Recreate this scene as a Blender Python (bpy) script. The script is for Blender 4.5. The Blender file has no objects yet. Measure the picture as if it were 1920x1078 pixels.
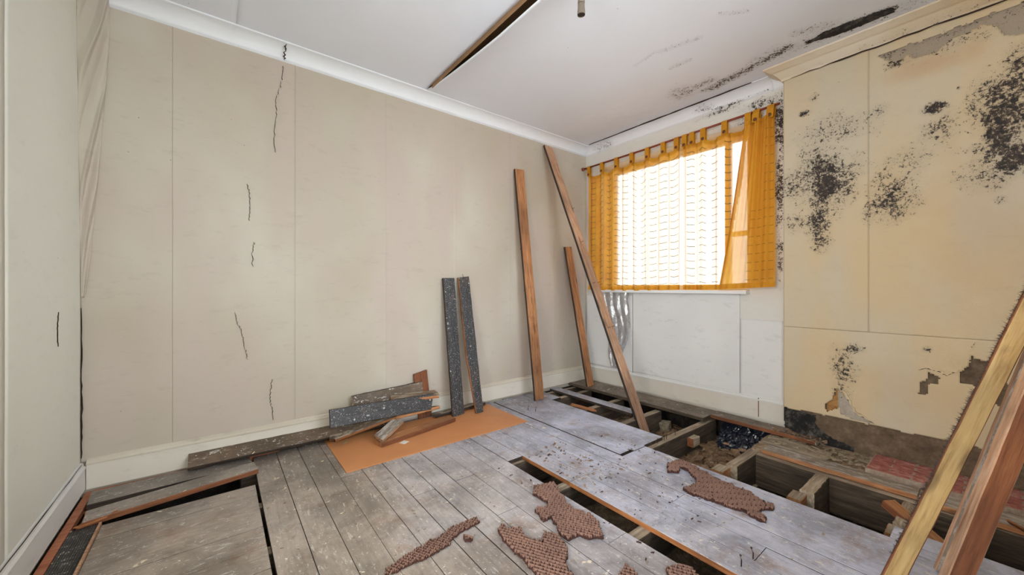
import bpy, math, random
import numpy as np
from mathutils import Vector, Matrix
random.seed(7)
rng = np.random.RandomState(11)
S = bpy.context.scene
COL = S.collection
# ------------------------------------------------------------------ camera
cam_d = bpy.data.cameras.new('camera'); cam = bpy.data.objects.new('camera', cam_d); COL.objects.link(cam)
cam_d.sensor_width = 36.0; cam_d.lens = 36.0 * 710.0 / 1920.0; cam_d.clip_start = 0.02; cam_d.clip_end = 200
TH = math.atan2(913, 710)
cam.location = (0, 0, 1.0)
cam.rotation_euler = (math.pi / 2, 0, TH - 0.0 - math.pi / 2)
S.camera = cam
# ------------------------------------------------------------------ world, lights, exposure
W = bpy.data.worlds.new('sky'); S.world = W; W.use_nodes = True
wn = W.node_tree; wn.nodes.clear()
wo = wn.nodes.new('ShaderNodeOutputWorld'); wb = wn.nodes.new('ShaderNodeBackground')
wt = wn.nodes.new('ShaderNodeTexCoord'); wsx = wn.nodes.new('ShaderNodeSeparateXYZ'); wr = wn.nodes.new('ShaderNodeValToRGB')
wn.links.new(wt.outputs['Generated'], wsx.inputs[0]); 
wm = wn.nodes.new('ShaderNodeMath'); wm.operation = 'MULTIPLY_ADD'; wm.inputs[1].default_value = 0.5; wm.inputs[2].default_value = 0.5
wn.links.new(wsx.outputs['Z'], wm.inputs[0]); wn.links.new(wm.outputs[0], wr.inputs[0])
wr.color_ramp.elements[0].position = 0.47; wr.color_ramp.elements[0].color = (0.30, 0.31, 0.28, 1)
wr.color_ramp.elements[1].position = 0.50; wr.color_ramp.elements[1].color = (0.83, 0.93, 1.0, 1)
wn.links.new(wr.outputs[0], wb.inputs[0]); wb.inputs[1].default_value = 6.4
wn.links.new(wb.outputs[0], wo.inputs[0])
YF_ = -0.35
def area(name, loc, rot, sx, sy, power, col, portal=False):
    d = bpy.data.lights.new(name, 'AREA'); d.shape = 'RECTANGLE'; d.size = sx; d.size_y = sy; d.energy = power; d.color = col
    d.cycles.is_portal = portal
    o = bpy.data.objects.new(name, d); COL.objects.link(o); o.location = loc; o.rotation_euler = rot
    return o
area('window_portal', (3.42, 1.78, 1.57), (0, math.pi / 2, 0), 1.4, 1.35, 1, (1, 1, 1), True)
area('hall_fill_light', (0.1, -1.35, 1.35), (math.radians(90), 0, 0), 1.1, 1.9, 19, (1.0, 0.98, 0.97))  # fill lamp added out of view behind the camera
area('rear_fill_light', (1.35, YF_ - 0.30, 1.45), (math.radians(104), 0, 0), 1.5, 1.5, 42, (0.93, 0.97, 1.0))  # added fill lamp, set behind a made-up rear opening
area('left_fill_light', (-1.30, 0.42, 1.25), (math.radians(100), 0, math.radians(-90)), 1.2, 1.9, 60, (1.0, 0.975, 0.95))  # added fill lamp, brightens the breast through an unseen left opening
S.view_settings.view_transform = 'Standard'; S.view_settings.look = 'None'
S.view_settings.exposure = 0.10; S.view_settings.gamma = 1.0; S.view_settings.use_curve_mapping = False
S.cycles.max_bounces = 10; S.cycles.diffuse_bounces = 6; S.cycles.transparent_max_bounces = 12
S.cycles.use_denoising = True; S.cycles.sample_clamp_indirect = 6.0
S.cycles.caustics_reflective = False; S.cycles.caustics_refractive = False
# ------------------------------------------------------------------ numeric helpers
def vnoise(x, y, seed=0):
    x = np.asarray(x, float); y = np.asarray(y, float)
    xi = np.floor(x).astype(int); yi = np.floor(y).astype(int); xf = x - xi; yf = y - yi
    def h(a, b):
        n = (a * 374761393 + b * 668265263 + seed * 1442695041) & 0x7fffffff
        n = ((n ^ (n >> 13)) * 1274126177) & 0x7fffffff
        return ((n ^ (n >> 16)) & 0xffff) / 65535.0
    u = xf * xf * (3 - 2 * xf); v = yf * yf * (3 - 2 * yf)
    return (h(xi, yi) * (1 - u) + h(xi + 1, yi) * u) * (1 - v) + (h(xi, yi + 1) * (1 - u) + h(xi + 1, yi + 1) * u) * v
def fbm(x, y, seed=0, o=4):
    s = 0; a = 0.5
    for i in range(o):
        s = s + a * vnoise(np.asarray(x) * 2 ** i, np.asarray(y) * 2 ** i, seed + i); a *= 0.5
    return s
def inpoly(x, y, poly):
    x = np.asarray(x); y = np.asarray(y); r = np.zeros(x.shape, bool); n = len(poly); j = n - 1
    for i in range(n):
        xi, yi = poly[i]; xj, yj = poly[j]
        c = ((yi > y) != (yj > y)) & (x < (xj - xi) * (y - yi) / (yj - yi + 1e-12) + xi)
        r ^= c; j = i
    return r
# ------------------------------------------------------------------ node helpers
class NT:
    def __init__(s, name):
        s.m = bpy.data.materials.new(name); s.m.use_nodes = True; s.t = s.m.node_tree; s.t.nodes.clear()
        s.out = s.n('ShaderNodeOutputMaterial'); s.b = s.n('ShaderNodeBsdfPrincipled'); s.l(s.b.outputs[0], s.out.inputs[0])
    def n(s, k, **kw):
        q = s.t.nodes.new(k)
        for a, b in kw.items(): setattr(q, a, b)
        return q
    def l(s, a, b): s.t.links.new(a, b)
    def coord(s, kind='Object', scale=(1, 1, 1), rnd=False):
        c = s.n('ShaderNodeTexCoord'); mp = s.n('ShaderNodeMapping'); mp.inputs['Scale'].default_value = scale
        src = c.outputs[kind] if kind != 'World' else s.n('ShaderNodeNewGeometry').outputs['Position']
        if rnd:
            oi = s.n('ShaderNodeObjectInfo'); va = s.n('ShaderNodeVectorMath', operation='MULTIPLY_ADD')
            va.inputs[1].default_value = (37.3, 17.1, 9.7); s.l(oi.outputs['Random'], va.inputs[0]); s.l(src, va.inputs[2]); src = va.outputs[0]
        s.l(src, mp.inputs[0]); return mp.outputs[0]
    def noise(s, vec, scale, detail=4, rough=0.55, dist=0.0):
        q = s.n('ShaderNodeTexNoise'); q.inputs['Scale'].default_value = scale; q.inputs['Detail'].default_value = detail
        q.inputs['Roughness'].default_value = rough; q.inputs['Distortion'].default_value = dist
        s.l(vec, q.inputs['Vector']); return q.outputs['Fac']
    def voro(s, vec, scale, feature='F1', rand=1.0):
        q = s.n('ShaderNodeTexVoronoi', feature=feature); q.inputs['Scale'].default_value = scale; q.inputs['Randomness'].default_value = rand
        s.l(vec, q.inputs['Vector']); return q
    def ramp(s, fac, stops, interp='LINEAR'):
        q = s.n('ShaderNodeValToRGB'); e = q.color_ramp.elements; q.color_ramp.interpolation = interp
        while len(e) < len(stops): e.new(0.5)
        for i, (p, c) in enumerate(stops):
            e[i].position = p; e[i].color = (c, c, c, 1) if isinstance(c, (int, float)) else (*c, 1)
        s.l(fac, q.inputs[0]); return q.outputs[0]
    def math(s, op, a, b=None, clamp=False):
        q = s.n('ShaderNodeMath', operation=op); q.use_clamp = clamp
        for i, v in enumerate((a, b)):
            if v is None: continue
            if isinstance(v, (int, float)): q.inputs[i].default_value = v
            else: s.l(v, q.inputs[i])
        return q.outputs[0]
    def mix(s, fac, a, b, mode='MIX'):
        q = s.n('ShaderNodeMix', data_type='RGBA', blend_type=mode)
        for sock, v in ((q.inputs['Factor'], fac), (q.inputs[6], a), (q.inputs[7], b)):
            if isinstance(v, (int, float)): sock.default_value = v
            elif isinstance(v, tuple): sock.default_value = (*v, 1)
            else: s.l(v, sock)
        return q.outputs[2]
    def attr(s, name):
        q = s.n('ShaderNodeAttribute'); q.attribute_name = name; return q.outputs['Fac']
    def color(s, v):
        if isinstance(v, tuple): s.b.inputs['Base Color'].default_value = (*v, 1)
        else: s.l(v, s.b.inputs['Base Color'])
    def rough(s, v):
        if isinstance(v, (int, float)): s.b.inputs['Roughness'].default_value = v
        else: s.l(v, s.b.inputs['Roughness'])
    def bump(s, h, strength=0.3, dist=0.01):
        q = s.n('ShaderNodeBump'); q.inputs['Strength'].default_value = strength; q.inputs['Distance'].default_value = dist
        s.l(h, q.inputs['Height']); s.l(q.outputs[0], s.b.inputs['Normal'])
def lin(r, g, b):
    f = lambda c: (c / 255 / 12.92) if c / 255 <= 0.04045 else ((c / 255 + 0.055) / 1.055) ** 2.4
    return (f(r), f(g), f(b))
# ------------------------------------------------------------------ materials
def m_plain(name, col, rough=0.7, bump=0.0, bs=40, var=0.0, metal=0.0):
    t = NT(name); v = t.coord('World')
    if var: t.color(t.mix(t.ramp(t.noise(v, 6), [(0.3, 0.0), (0.7, 1.0)]), tuple(c * (1 - var) for c in col), col))
    else: t.color(col)
    t.rough(rough); t.b.inputs['Metallic'].default_value = metal
    if bump: t.bump(t.noise(v, bs, 3), bump, 0.003)
    return t.m
def m_paper(name, c1, c2, c3=None, chip=0.0, mould=False, stain=None, smudge=0.25):
    """painted wallpaper: broad blotches, faint scuffs, fine relief, optional mould from the mesh attribute 'mould'"""
    t = NT(name); v = t.coord('World')
    big = t.ramp(t.noise(v, 1.1, 3, 0.5), [(0.35, 0.0), (0.65, 1.0)])
    col = t.mix(big, c1, c2)
    if c3 is not None:
        b2 = t.ramp(t.noise(t.coord('World', (1.3, 1.3, 0.5)), 1.7, 2), [(0.45, 0.0), (0.62, 1.0)])
        col = t.mix(b2, col, c3)
    sm = t.ramp(t.noise(t.coord('World', (1, 1, 2.6)), 9, 8, 0.7), [(0.56, 0.0), (0.75, 1.0)])
    col = t.mix(t.math('MULTIPLY', sm, smudge), col, tuple(c * 0.55 for c in c1))
    # pin-prick marks
    vo = t.voro(v, 9.0); sp = t.ramp(vo.outputs['Distance'], [(0.020, 1.0), (0.032, 0.0)])
    vm = t.ramp(t.noise(v, 2.3, 1), [(0.52, 0.0), (0.56, 1.0)])
    col = t.mix(t.math('MULTIPLY', t.math('MULTIPLY', sp, vm), 0.6), col, lin(90, 75, 62))
    if stain is not None:
        st = t.attr('stain'); col = t.mix(t.math('MULTIPLY', st, 0.85, True), col, stain)
    if mould:
        a = t.attr('mould')
        f1 = t.noise(v, 95, 5, 0.75); f2 = t.noise(v, 38, 6, 0.72, 0.5)
        mixn = t.math('ADD', t.math('MULTIPLY', f1, 0.55), t.math('MULTIPLY', f2, 0.45))
        th = t.math('ADD', mixn, t.math('MULTIPLY', a, 0.165))
        mk = t.ramp(th, [(0.60, 0.0), (0.635, 0.85), (0.68, 1.0)])
        on = t.ramp(a, [(0.02, 0.0), (0.12, 1.0)])
        mk = t.math('MULTIPLY', mk, on)
        halo = t.math('MULTIPLY', t.ramp(a, [(0.05, 0.0), (0.9, 0.55)]), t.ramp(f2, [(0.35, 0.3), (0.65, 1.0)]))
        col = t.mix(halo, col, lin(128, 112, 96))
        dark = t.mix(t.ramp(f2, [(0.45, 0.0), (0.6, 1.0)]), lin(60, 43, 34), lin(20, 15, 13))
        col = t.mix(mk, col, dark)
    t.color(col); t.rough(0.62)
    h = t.math('ADD', t.math('MULTIPLY', t.noise(v, 3.5, 3), 2.0), t.math('MULTIPLY', t.noise(v, 160 if not chip else 210, 2), 0.06 + chip))
    t.bump(h, 0.35, 0.012)
    return t.m
def m_wood(name, c_dark, c_mid, c_light, paint=None, rough=0.7, grain=1.0, rnd=True):
    """raw timber: x is the length of the piece; optional flaked paint smears"""
    t = NT(name); v = t.coord('Object', (1.6, 22, 22), rnd); w = t.coord('Object', (1, 1, 1), rnd)
    g = t.noise(v, 3.2 * grain, 6, 0.62, 0.4)
    g2 = t.noise(t.coord('Object', (4, 60, 60), rnd), 4.0, 4, 0.6)
    col = t.ramp(t.math('ADD', t.math('MULTIPLY', g, 0.75), t.math('MULTIPLY', g2, 0.25)), [(0.30, c_dark), (0.50, c_mid), (0.70, c_light)])
    kn = t.voro(t.coord('Object', (2.2, 9, 9), rnd), 1.4); kf = t.ramp(kn.outputs['Distance'], [(0.10, 1.0), (0.19, 0.0)])
    col = t.mix(t.math('MULTIPLY', kf, 0.75), col, tuple(c * 0.35 for c in c_mid))
    bd = t.ramp(t.noise(t.coord('Object', (1, 0.6, 0.6), rnd), 2.4, 3, 0.5), [(0.38, 0.55), (0.56, 1.0), (0.68, 1.18)])
    col = t.mix(0.8, col, bd, 'MULTIPLY')
    dirt = t.ramp(t.noise(w, 7, 6, 0.7), [(0.55, 0.0), (0.78, 1.0)])
    col = t.mix(t.math('MULTIPLY', dirt, 0.5), col, tuple(c * 0.4 for c in c_dark))
    if paint is not None:
        pm = t.ramp(t.noise(t.coord('Object', (1.2, 4, 4), rnd), 9, 8, 0.72), [(0.50, 0.0), (0.56, 1.0)])
        col = t.mix(t.math('MULTIPLY', pm, 0.85), col, paint)
    t.color(col); t.rough(rough); t.bump(t.math('ADD', g, t.math('MULTIPLY', g2, 0.6)), 0.35, 0.004)
    return t.m
def m_floor(name, base, base2, brown, speck_amt=1.0, cool=None):
    t = NT(name); w = t.coord('World'); g = t.coord('Object', (2, 26, 26), True)
    big = t.ramp(t.noise(w, 1.5, 4, 0.6), [(0.36, 0.0), (0.64, 1.0)])
    col = t.mix(big, base, base2)
    if cool is not None:      # bluer towards the window: the floor's sheen put into the colour
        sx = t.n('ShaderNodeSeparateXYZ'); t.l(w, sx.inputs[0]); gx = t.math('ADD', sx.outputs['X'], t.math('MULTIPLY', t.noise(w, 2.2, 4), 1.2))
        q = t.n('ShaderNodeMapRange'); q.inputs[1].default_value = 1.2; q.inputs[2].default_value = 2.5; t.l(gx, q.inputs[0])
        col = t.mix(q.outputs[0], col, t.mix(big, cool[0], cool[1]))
    oi = t.n('ShaderNodeObjectInfo'); rv = t.ramp(oi.outputs['Random'], [(0.0, 0.93), (1.0, 1.04)])
    gr = t.noise(g, 3.0, 6, 0.65, 0.3)
    col = t.mix(0.42, col, t.ramp(gr, [(0.30, 0.50), (0.55, 1.0), (0.75, 1.22)]), 'MULTIPLY')
    col = t.mix(1.0, col, rv, 'MULTIPLY')
    if cool is not None:      # darker grey towards the papered wall, broken up by noise
        sy = t.n('ShaderNodeSeparateXYZ'); t.l(w, sy.inputs[0]); gy = t.math('ADD', sy.outputs['Y'], t.math('MULTIPLY', t.noise(w, 3.0, 6, 0.7), 0.9))
        q2 = t.n('ShaderNodeMapRange'); q2.inputs[1].default_value = 2.45; q2.inputs[2].default_value = 3.1; t.l(gy, q2.inputs[0])
        col = t.mix(t.math('MULTIPLY', q2.outputs[0], 0.62), col, lin(92, 86, 84))
    # worn-through brown wood, dirt clouds
    wr_ = t.ramp(t.noise(w, 4.5, 8, 0.72), [(0.53, 0.0), (0.70, 1.0)])
    col = t.mix(t.math('MULTIPLY', wr_, 0.75), col, brown)
    dk = t.ramp(t.noise(t.coord('World', (1, 1, 1)), 14, 8, 0.75), [(0.56, 0.0), (0.74, 1.0)])
    col = t.mix(t.math('MULTIPLY', dk, 0.65), col, lin(70, 62, 56))
    st_ = t.ramp(t.noise(w, 3.4, 8, 0.66, 0.6), [(0.38, 0.52), (0.60, 1.12)]); col = t.mix(0.8, col, st_, 'MULTIPLY')
    pt = t.ramp(t.noise(t.coord('Object', (3, 9, 3), True), 6.0, 9, 0.78, 0.5), [(0.575, 0.0), (0.63, 1.0)])
    col = t.mix(t.math('MULTIPLY', pt, 0.60 * speck_amt, True), col, lin(226, 222, 218))
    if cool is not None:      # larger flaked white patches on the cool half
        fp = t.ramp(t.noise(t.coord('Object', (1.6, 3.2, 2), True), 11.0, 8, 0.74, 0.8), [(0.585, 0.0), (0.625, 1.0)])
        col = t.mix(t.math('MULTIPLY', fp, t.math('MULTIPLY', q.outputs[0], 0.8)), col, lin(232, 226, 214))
    # scratches of lighter paint
    sc = t.noise(t.coord('Object', (7, 40, 7), True), 5.0, 8, 0.8)
    col = t.mix(t.math('MULTIPLY', t.ramp(sc, [(0.60, 0.0), (0.70, 1.0)]), 0.50 * speck_amt), col, lin(198, 194, 190))
    # paint spots of three sizes
    for sc_, lo, hi, mlo, k, c in ((26, 0.07, 0.16, 0.55, 0.85, lin(244, 240, 230)), (58, 0.08, 0.22, 0.50, 0.7, lin(238, 234, 226)), (9.5, 0.09, 0.12, 0.55, 0.85, lin(236, 224, 198))):
        dst = t.n('ShaderNodeVectorMath', operation='ADD')
        nz = t.n('ShaderNodeTexNoise'); nz.inputs['Scale'].default_value = sc_ * 1.7; nz.inputs['Detail'].default_value = 3
        t.l(w, nz.inputs['Vector']); sv = t.n('ShaderNodeVectorMath', operation='SCALE'); sv.inputs['Scale'].default_value = 1.7 / sc_
        t.l(nz.outputs['Color'], sv.inputs[0]); t.l(sv.outputs[0], dst.inputs[0]); t.l(w, dst.inputs[1])
        vo = t.voro(dst.outputs[0], sc_); sp = t.ramp(vo.outputs['Distance'], [(lo, 1.0), (hi, 0.0)])
        sel = t.ramp(vo.outputs['Color'], [(mlo + 0.08, 0.0), (mlo + 0.10, 1.0)])
        col = t.mix(t.math('MULTIPLY', t.math('MULTIPLY', sp, sel), k * speck_amt, True), col, c)
    t.color(col)
    t.rough(t.ramp(t.noise(w, 8, 4), [(0.3, 0.28), (0.7, 0.52)]))
    t.bump(t.math('ADD', gr, t.math('MULTIPLY', t.noise(w, 60, 4), 0.5)), 0.30, 0.003)
    return t.m
def m_black(name):
    t = NT(name); w = t.coord('Object', (1, 1, 1), True); g = t.coord('Object', (2, 30, 30), True)
    col = t.ramp(t.noise(g, 3, 5, 0.6), [(0.3, lin(30, 30, 34)), (0.7, lin(70, 70, 74))])
    br = t.ramp(t.noise(w, 9, 6, 0.7), [(0.55, 0.0), (0.7, 1.0)]); col = t.mix(t.math('MULTIPLY', br, 0.5), col, lin(92, 70, 56))
    wv = t.n('ShaderNodeTexNoise'); wv.inputs['Scale'].default_value = 70; wv.inputs['Detail'].default_value = 5; t.l(w, wv.inputs['Vector'])
    sv = t.n('ShaderNodeVectorMath', operation='SCALE'); sv.inputs['Scale'].default_value = 0.022; t.l(wv.outputs['Color'], sv.inputs[0]); ad = t.n('ShaderNodeVectorMath', operation='ADD'); t.l(w, ad.inputs[0]); t.l(sv.outputs[0], ad.inputs[1])
    for sc_, lo, hi, sel0, k in ((60, 0.12, 0.20, 0.50, 0.8), (22, 0.10, 0.16, 0.60, 0.9), (120, 0.2, 0.3, 0.45, 0.55)):
        vo = t.voro(ad.outputs[0], sc_); sp = t.ramp(vo.outputs['Distance'], [(lo, 1.0), (hi, 0.0)]); sel = t.ramp(vo.outputs['Color'], [(sel0, 0.0), (sel0 + 0.02, 1.0)])
        col = t.mix(t.math('MULTIPLY', t.math('MULTIPLY', sp, sel), k), col, lin(196, 196, 192))
    sm = t.ramp(t.noise(w, 30, 8, 0.8), [(0.58, 0.0), (0.68, 1.0)]); col = t.mix(t.math('MULTIPLY', sm, 0.6), col, lin(170, 170, 168))
    t.color(col); t.rough(0.5); t.bump(t.noise(w, 80, 4), 0.3, 0.002); return t.m
def m_rubble(name, c1, c2, c3, scale=30):
    t = NT(name); w = t.coord('World'); n = t.noise(w, scale, 8, 0.75)
    t.color(t.ramp(n, [(0.32, c1), (0.5, c2), (0.68, c3)])); t.rough(0.92); t.bump(t.noise(w, scale * 1.8, 6, 0.7), 0.9, 0.012); return t.m
def m_curtain(name, k=1.0, trans=0.172, tlf=0.07):
    t = NT(name); w = t.coord('World')
    base = t.mix(t.ramp(t.noise(w, 7, 5, 0.65), [(0.4, 0.0), (0.7, 1.0)]), (0.84 * k, 0.40 * k, 0.045 * k), (0.74 * k, 0.29 * k, 0.03 * k))
    th = t.noise(t.coord('World', (60, 60, 900)), 1.0, 2); base = t.mix(0.25, base, t.ramp(th, [(0.3, 0.6), (0.7, 1.2)]), 'MULTIPLY')
    d = t.n('ShaderNodeBsdfDiffuse'); tl = t.n('ShaderNodeBsdfTranslucent'); tr = t.n('ShaderNodeBsdfTransparent')
    t.l(base, d.inputs[0]); tl.inputs[0].default_value = (0.98, 0.64, 0.16, 1); tr.inputs[0].default_value = (1.0, 0.97, 0.90, 1)
    m1 = t.n('ShaderNodeMixShader'); m1.inputs[0].default_value = tlf; t.l(d.outputs[0], m1.inputs[1]); t.l(tl.outputs[0], m1.inputs[2])
    m2 = t.n('ShaderNodeMixShader')
    lw = t.n('ShaderNodeLayerWeight'); lw.inputs[0].default_value = 0.5
    t.l(t.math('MULTIPLY', t.ramp(lw.outputs['Facing'], [(0.32, 1.0), (0.70, 0.50)]), trans), m2.inputs[0]); t.l(m1.outputs[0], m2.inputs[1]); t.l(tr.outputs[0], m2.inputs[2])
    t.l(m2.outputs[0], t.out.inputs[0]); return t.m
def m_film(name, col, alpha, rough=0.2):
    t = NT(name); w = t.coord('World'); g = t.n('ShaderNodeBsdfGlossy'); g.inputs['Roughness'].default_value = rough; g.inputs[0].default_value = (1, 1, 1, 1)
    d = t.n('ShaderNodeBsdfDiffuse'); d.inputs[0].default_value = (*col, 1); tr = t.n('ShaderNodeBsdfTransparent')
    m1 = t.n('ShaderNodeMixShader'); m1.inputs[0].default_value = 0.35; t.l(d.outputs[0], m1.inputs[1]); t.l(g.outputs[0], m1.inputs[2])
    m2 = t.n('ShaderNodeMixShader'); t.l(t.ramp(t.noise(w, 12, 5, 0.6), [(0.3, alpha * 0.6), (0.7, alpha)]), m2.inputs[0]); t.l(tr.outputs[0], m2.inputs[1]); t.l(m1.outputs[0], m2.inputs[2])
    t.l(m2.outputs[0], t.out.inputs[0]); return t.m
M = {}
M['paper_back'] = m_paper('cream lining paper', lin(184, 173, 156), lin(197, 190, 178), lin(190, 177, 167))
M['paper_left'] = m_paper('pale grey painted wall', lin(224, 225, 217), lin(230, 230, 220), smudge=0.15)
M['paper_window'] = m_paper('off white painted wall with mould', lin(228, 226, 222), lin(220, 217, 212), chip=0.3, mould=True)
M['panel_window'] = m_paper('off white lining panel', lin(232, 232, 232), lin(222, 222, 222), smudge=0.45)
M['paper_breast'] = m_paper('yellowed wallpaper with mould', lin(212, 195, 166), lin(212, 189, 152), lin(206, 194, 172), chip=0.35, mould=True, stain=lin(186, 134, 78), smudge=0.18)
M['ceiling'] = m_paper('white ceiling paint', lin(232, 237, 249), lin(228, 232, 243), mould=True, smudge=0.06)
M['cornice'] = m_paper('white cornice paint', lin(236, 240, 248), lin(231, 234, 242), mould=True, smudge=0.12)
M['cornice_cream'] = m_paper('cream stained cornice paint', lin(220, 206, 180), lin(206, 182, 150), lin(226, 214, 196), mould=True, smudge=0.35)
M['skirting'] = m_paper('cream gloss skirting', lin(220, 213, 202), lin(212, 204, 192), lin(220, 215, 206), smudge=0.35)
M['skirting_white'] = m_paper('white gloss skirting', lin(226, 226, 224), lin(218, 219, 218), smudge=0.25)
M['skirting_edge'] = m_paper('scuffed skirting edge', lin(212, 204, 190), lin(192, 182, 166), smudge=0.7)
M['plaster'] = m_rubble('bare brown render', lin(78, 64, 52), lin(112, 94, 76), lin(140, 120, 98), 14)
M['black_render'] = m_rubble('black bitumen on masonry', lin(16, 15, 15), lin(38, 36, 36), lin(110, 106, 100), 22)
M['pale_plaster'] = m_rubble('pale skim plaster', lin(178, 166, 150), lin(192, 180, 166), lin(202, 194, 182), 30)
M['tan_plaster'] = m_rubble('tan damp plaster', lin(160, 110, 60), lin(186, 136, 80), lin(198, 150, 96), 30)
M['floor'] = m_floor('worn grey painted boards', lin(182, 172, 164), lin(194, 188, 185), lin(154, 130, 112), 1.0)
M['floor_blue_sheen'] = m_floor('worn grey boards tinted for sheen', lin(184, 188, 204), lin(208, 213, 230), lin(172, 156, 148), 1.3)  # bluish base carries window sheen in its colour
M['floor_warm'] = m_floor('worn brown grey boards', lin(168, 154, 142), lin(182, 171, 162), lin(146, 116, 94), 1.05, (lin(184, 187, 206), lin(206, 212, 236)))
M['raw_edge'] = m_wood('sawn orange board edge', lin(96, 58, 34), lin(164, 104, 60), lin(190, 132, 84))
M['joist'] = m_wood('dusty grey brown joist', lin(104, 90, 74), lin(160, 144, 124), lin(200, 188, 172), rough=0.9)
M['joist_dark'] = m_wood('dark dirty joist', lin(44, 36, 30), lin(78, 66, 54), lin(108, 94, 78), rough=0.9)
M['timber_orange'] = m_wood('orange brown pine', lin(120, 74, 44), lin(178, 122, 80), lin(206, 156, 112))
M['timber_pink'] = m_wood('pale pinkish pine', lin(132, 94, 70), lin(190, 148, 118), lin(216, 184, 158))
M['timber_red'] = m_wood('dark red brown pine', lin(84, 46, 26), lin(128, 76, 46), lin(150, 96, 62))
M['timber_yellow'] = m_wood('yellow tan timber', lin(140, 108, 62), lin(188, 154, 100), lin(204, 176, 124))
M['timber_dark'] = m_wood('dark grimy timber', lin(30, 26, 22), lin(58, 46, 38), lin(84, 68, 54))
M['timber_grey'] = m_wood('weathered grey timber', lin(118, 106, 96), lin(150, 137, 124), lin(176, 166, 156), paint=lin(186, 181, 176))
M['timber_old'] = m_wood('old brown plank with paint specks', lin(74, 60, 48), lin(122, 102, 84), lin(160, 140, 118), paint=lin(168, 156, 140))
M['black'] = m_black('black painted board with white spatters')
M['plank_speck'] = m_floor('brown speckled plank', lin(104, 88, 74), lin(122, 104, 88), lin(92, 64, 46), 1.2)
M['hardboard'] = m_plain('orange brown hardboard', lin(208, 142, 92), 0.55, 0.2, 200, 0.12)
M['underlay_deep'] = m_plain('dark rubber for cell shade and crumbs', lin(70, 40, 32), 0.9, 0.3, 220, 0.2)  # shade of the waffle cells put into the colour; crumbs share it
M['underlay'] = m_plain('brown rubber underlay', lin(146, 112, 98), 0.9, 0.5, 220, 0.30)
M['ribbed'] = m_floor('black ribbed matting', lin(48, 48, 50), lin(62, 62, 66), lin(70, 60, 50), 0.9)
M['orange_strip'] = m_wood('bare red orange floor margin', lin(150, 84, 52), lin(190, 120, 86), lin(206, 150, 120))
M['brick'] = m_rubble('red hearth tile', lin(140, 74, 66), lin(176, 108, 98), lin(206, 160, 148), 24)
M['mortar'] = m_rubble('pale grout', lin(150, 128, 112), lin(176, 156, 140), lin(196, 182, 168), 40)
M['earth'] = m_rubble('dusty rubble ground', lin(92, 74, 58), lin(150, 128, 104), lin(194, 174, 150), 26)
M['soot'] = m_rubble('dark oversite', lin(18, 15, 13), lin(40, 34, 30), lin(66, 58, 50), 20)
M['chip'] = m_wood('wood chips', lin(96, 72, 52), lin(146, 116, 88), lin(190, 164, 134))
M['stone'] = m_rubble('pale rubble stone', lin(120, 106, 86), lin(160, 146, 122), lin(190, 178, 156), 40)
M['nail'] = m_plain('rusty steel nail', lin(60, 46, 40), 0.5, 0, metal=0.6)
M['crack'] = m_plain('dark crack', lin(54, 42, 34), 0.95)
M['void'] = m_plain('brown ceiling void board', lin(150, 116, 82), 0.9, 0.3, 60, 0.25)
M['curtain'] = m_curtain('thin orange cotton')
M['curtain_hem'] = m_curtain('doubled orange cotton', 0.85, 0.02)
M['curtain_fold'] = m_curtain('doubled curtain fold', 1.0, 0.05, 0.42)
M['tab'] = m_curtain('orange tab cotton', 0.75, 0.0)
M['thread'] = m_plain('dark olive thread', lin(86, 70, 34), 0.9)
M['button'] = m_plain('brown wooden button', lin(96, 52, 28), 0.5)
M['rod'] = m_plain('red brown painted rod', lin(130, 52, 26), 0.45)
M['upvc'] = m_plain('white window frame', lin(232, 234, 236), 0.35)
M['polythene'] = m_film('grey polythene film', (0.42, 0.42, 0.46), 0.75)
M['black_plastic'] = m_plain('black plastic membrane', lin(30, 34, 46), 0.22, 0.6, 30)
M['holder'] = m_plain('grey brown plastic lampholder', lin(120, 108, 96), 0.4)
M['holder_dark'] = m_plain('dark lampholder socket', lin(48, 36, 30), 0.5)
M['white'] = m_plain('white label paper', lin(228, 226, 220), 0.6)
M['fluff'] = m_plain('grey carpet fluff', lin(92, 80, 72), 0.95, 0.4, 300, 0.4)
def m_glass():
    t = NT('window glass'); g = t.n('ShaderNodeBsdfGlossy'); g.inputs['Roughness'].default_value = 0.02; tr = t.n('ShaderNodeBsdfTransparent')
    f = t.n('ShaderNodeFresnel'); f.inputs[0].default_value = 1.45; m = t.n('ShaderNodeMixShader'); t.l(f.outputs[0], m.inputs[0]); t.l(tr.outputs[0], m.inputs[1]); t.l(g.outputs[0], m.inputs[2])
    t.l(m.outputs[0], t.out.inputs[0]); return t.m
M['glass'] = m_glass()
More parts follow.
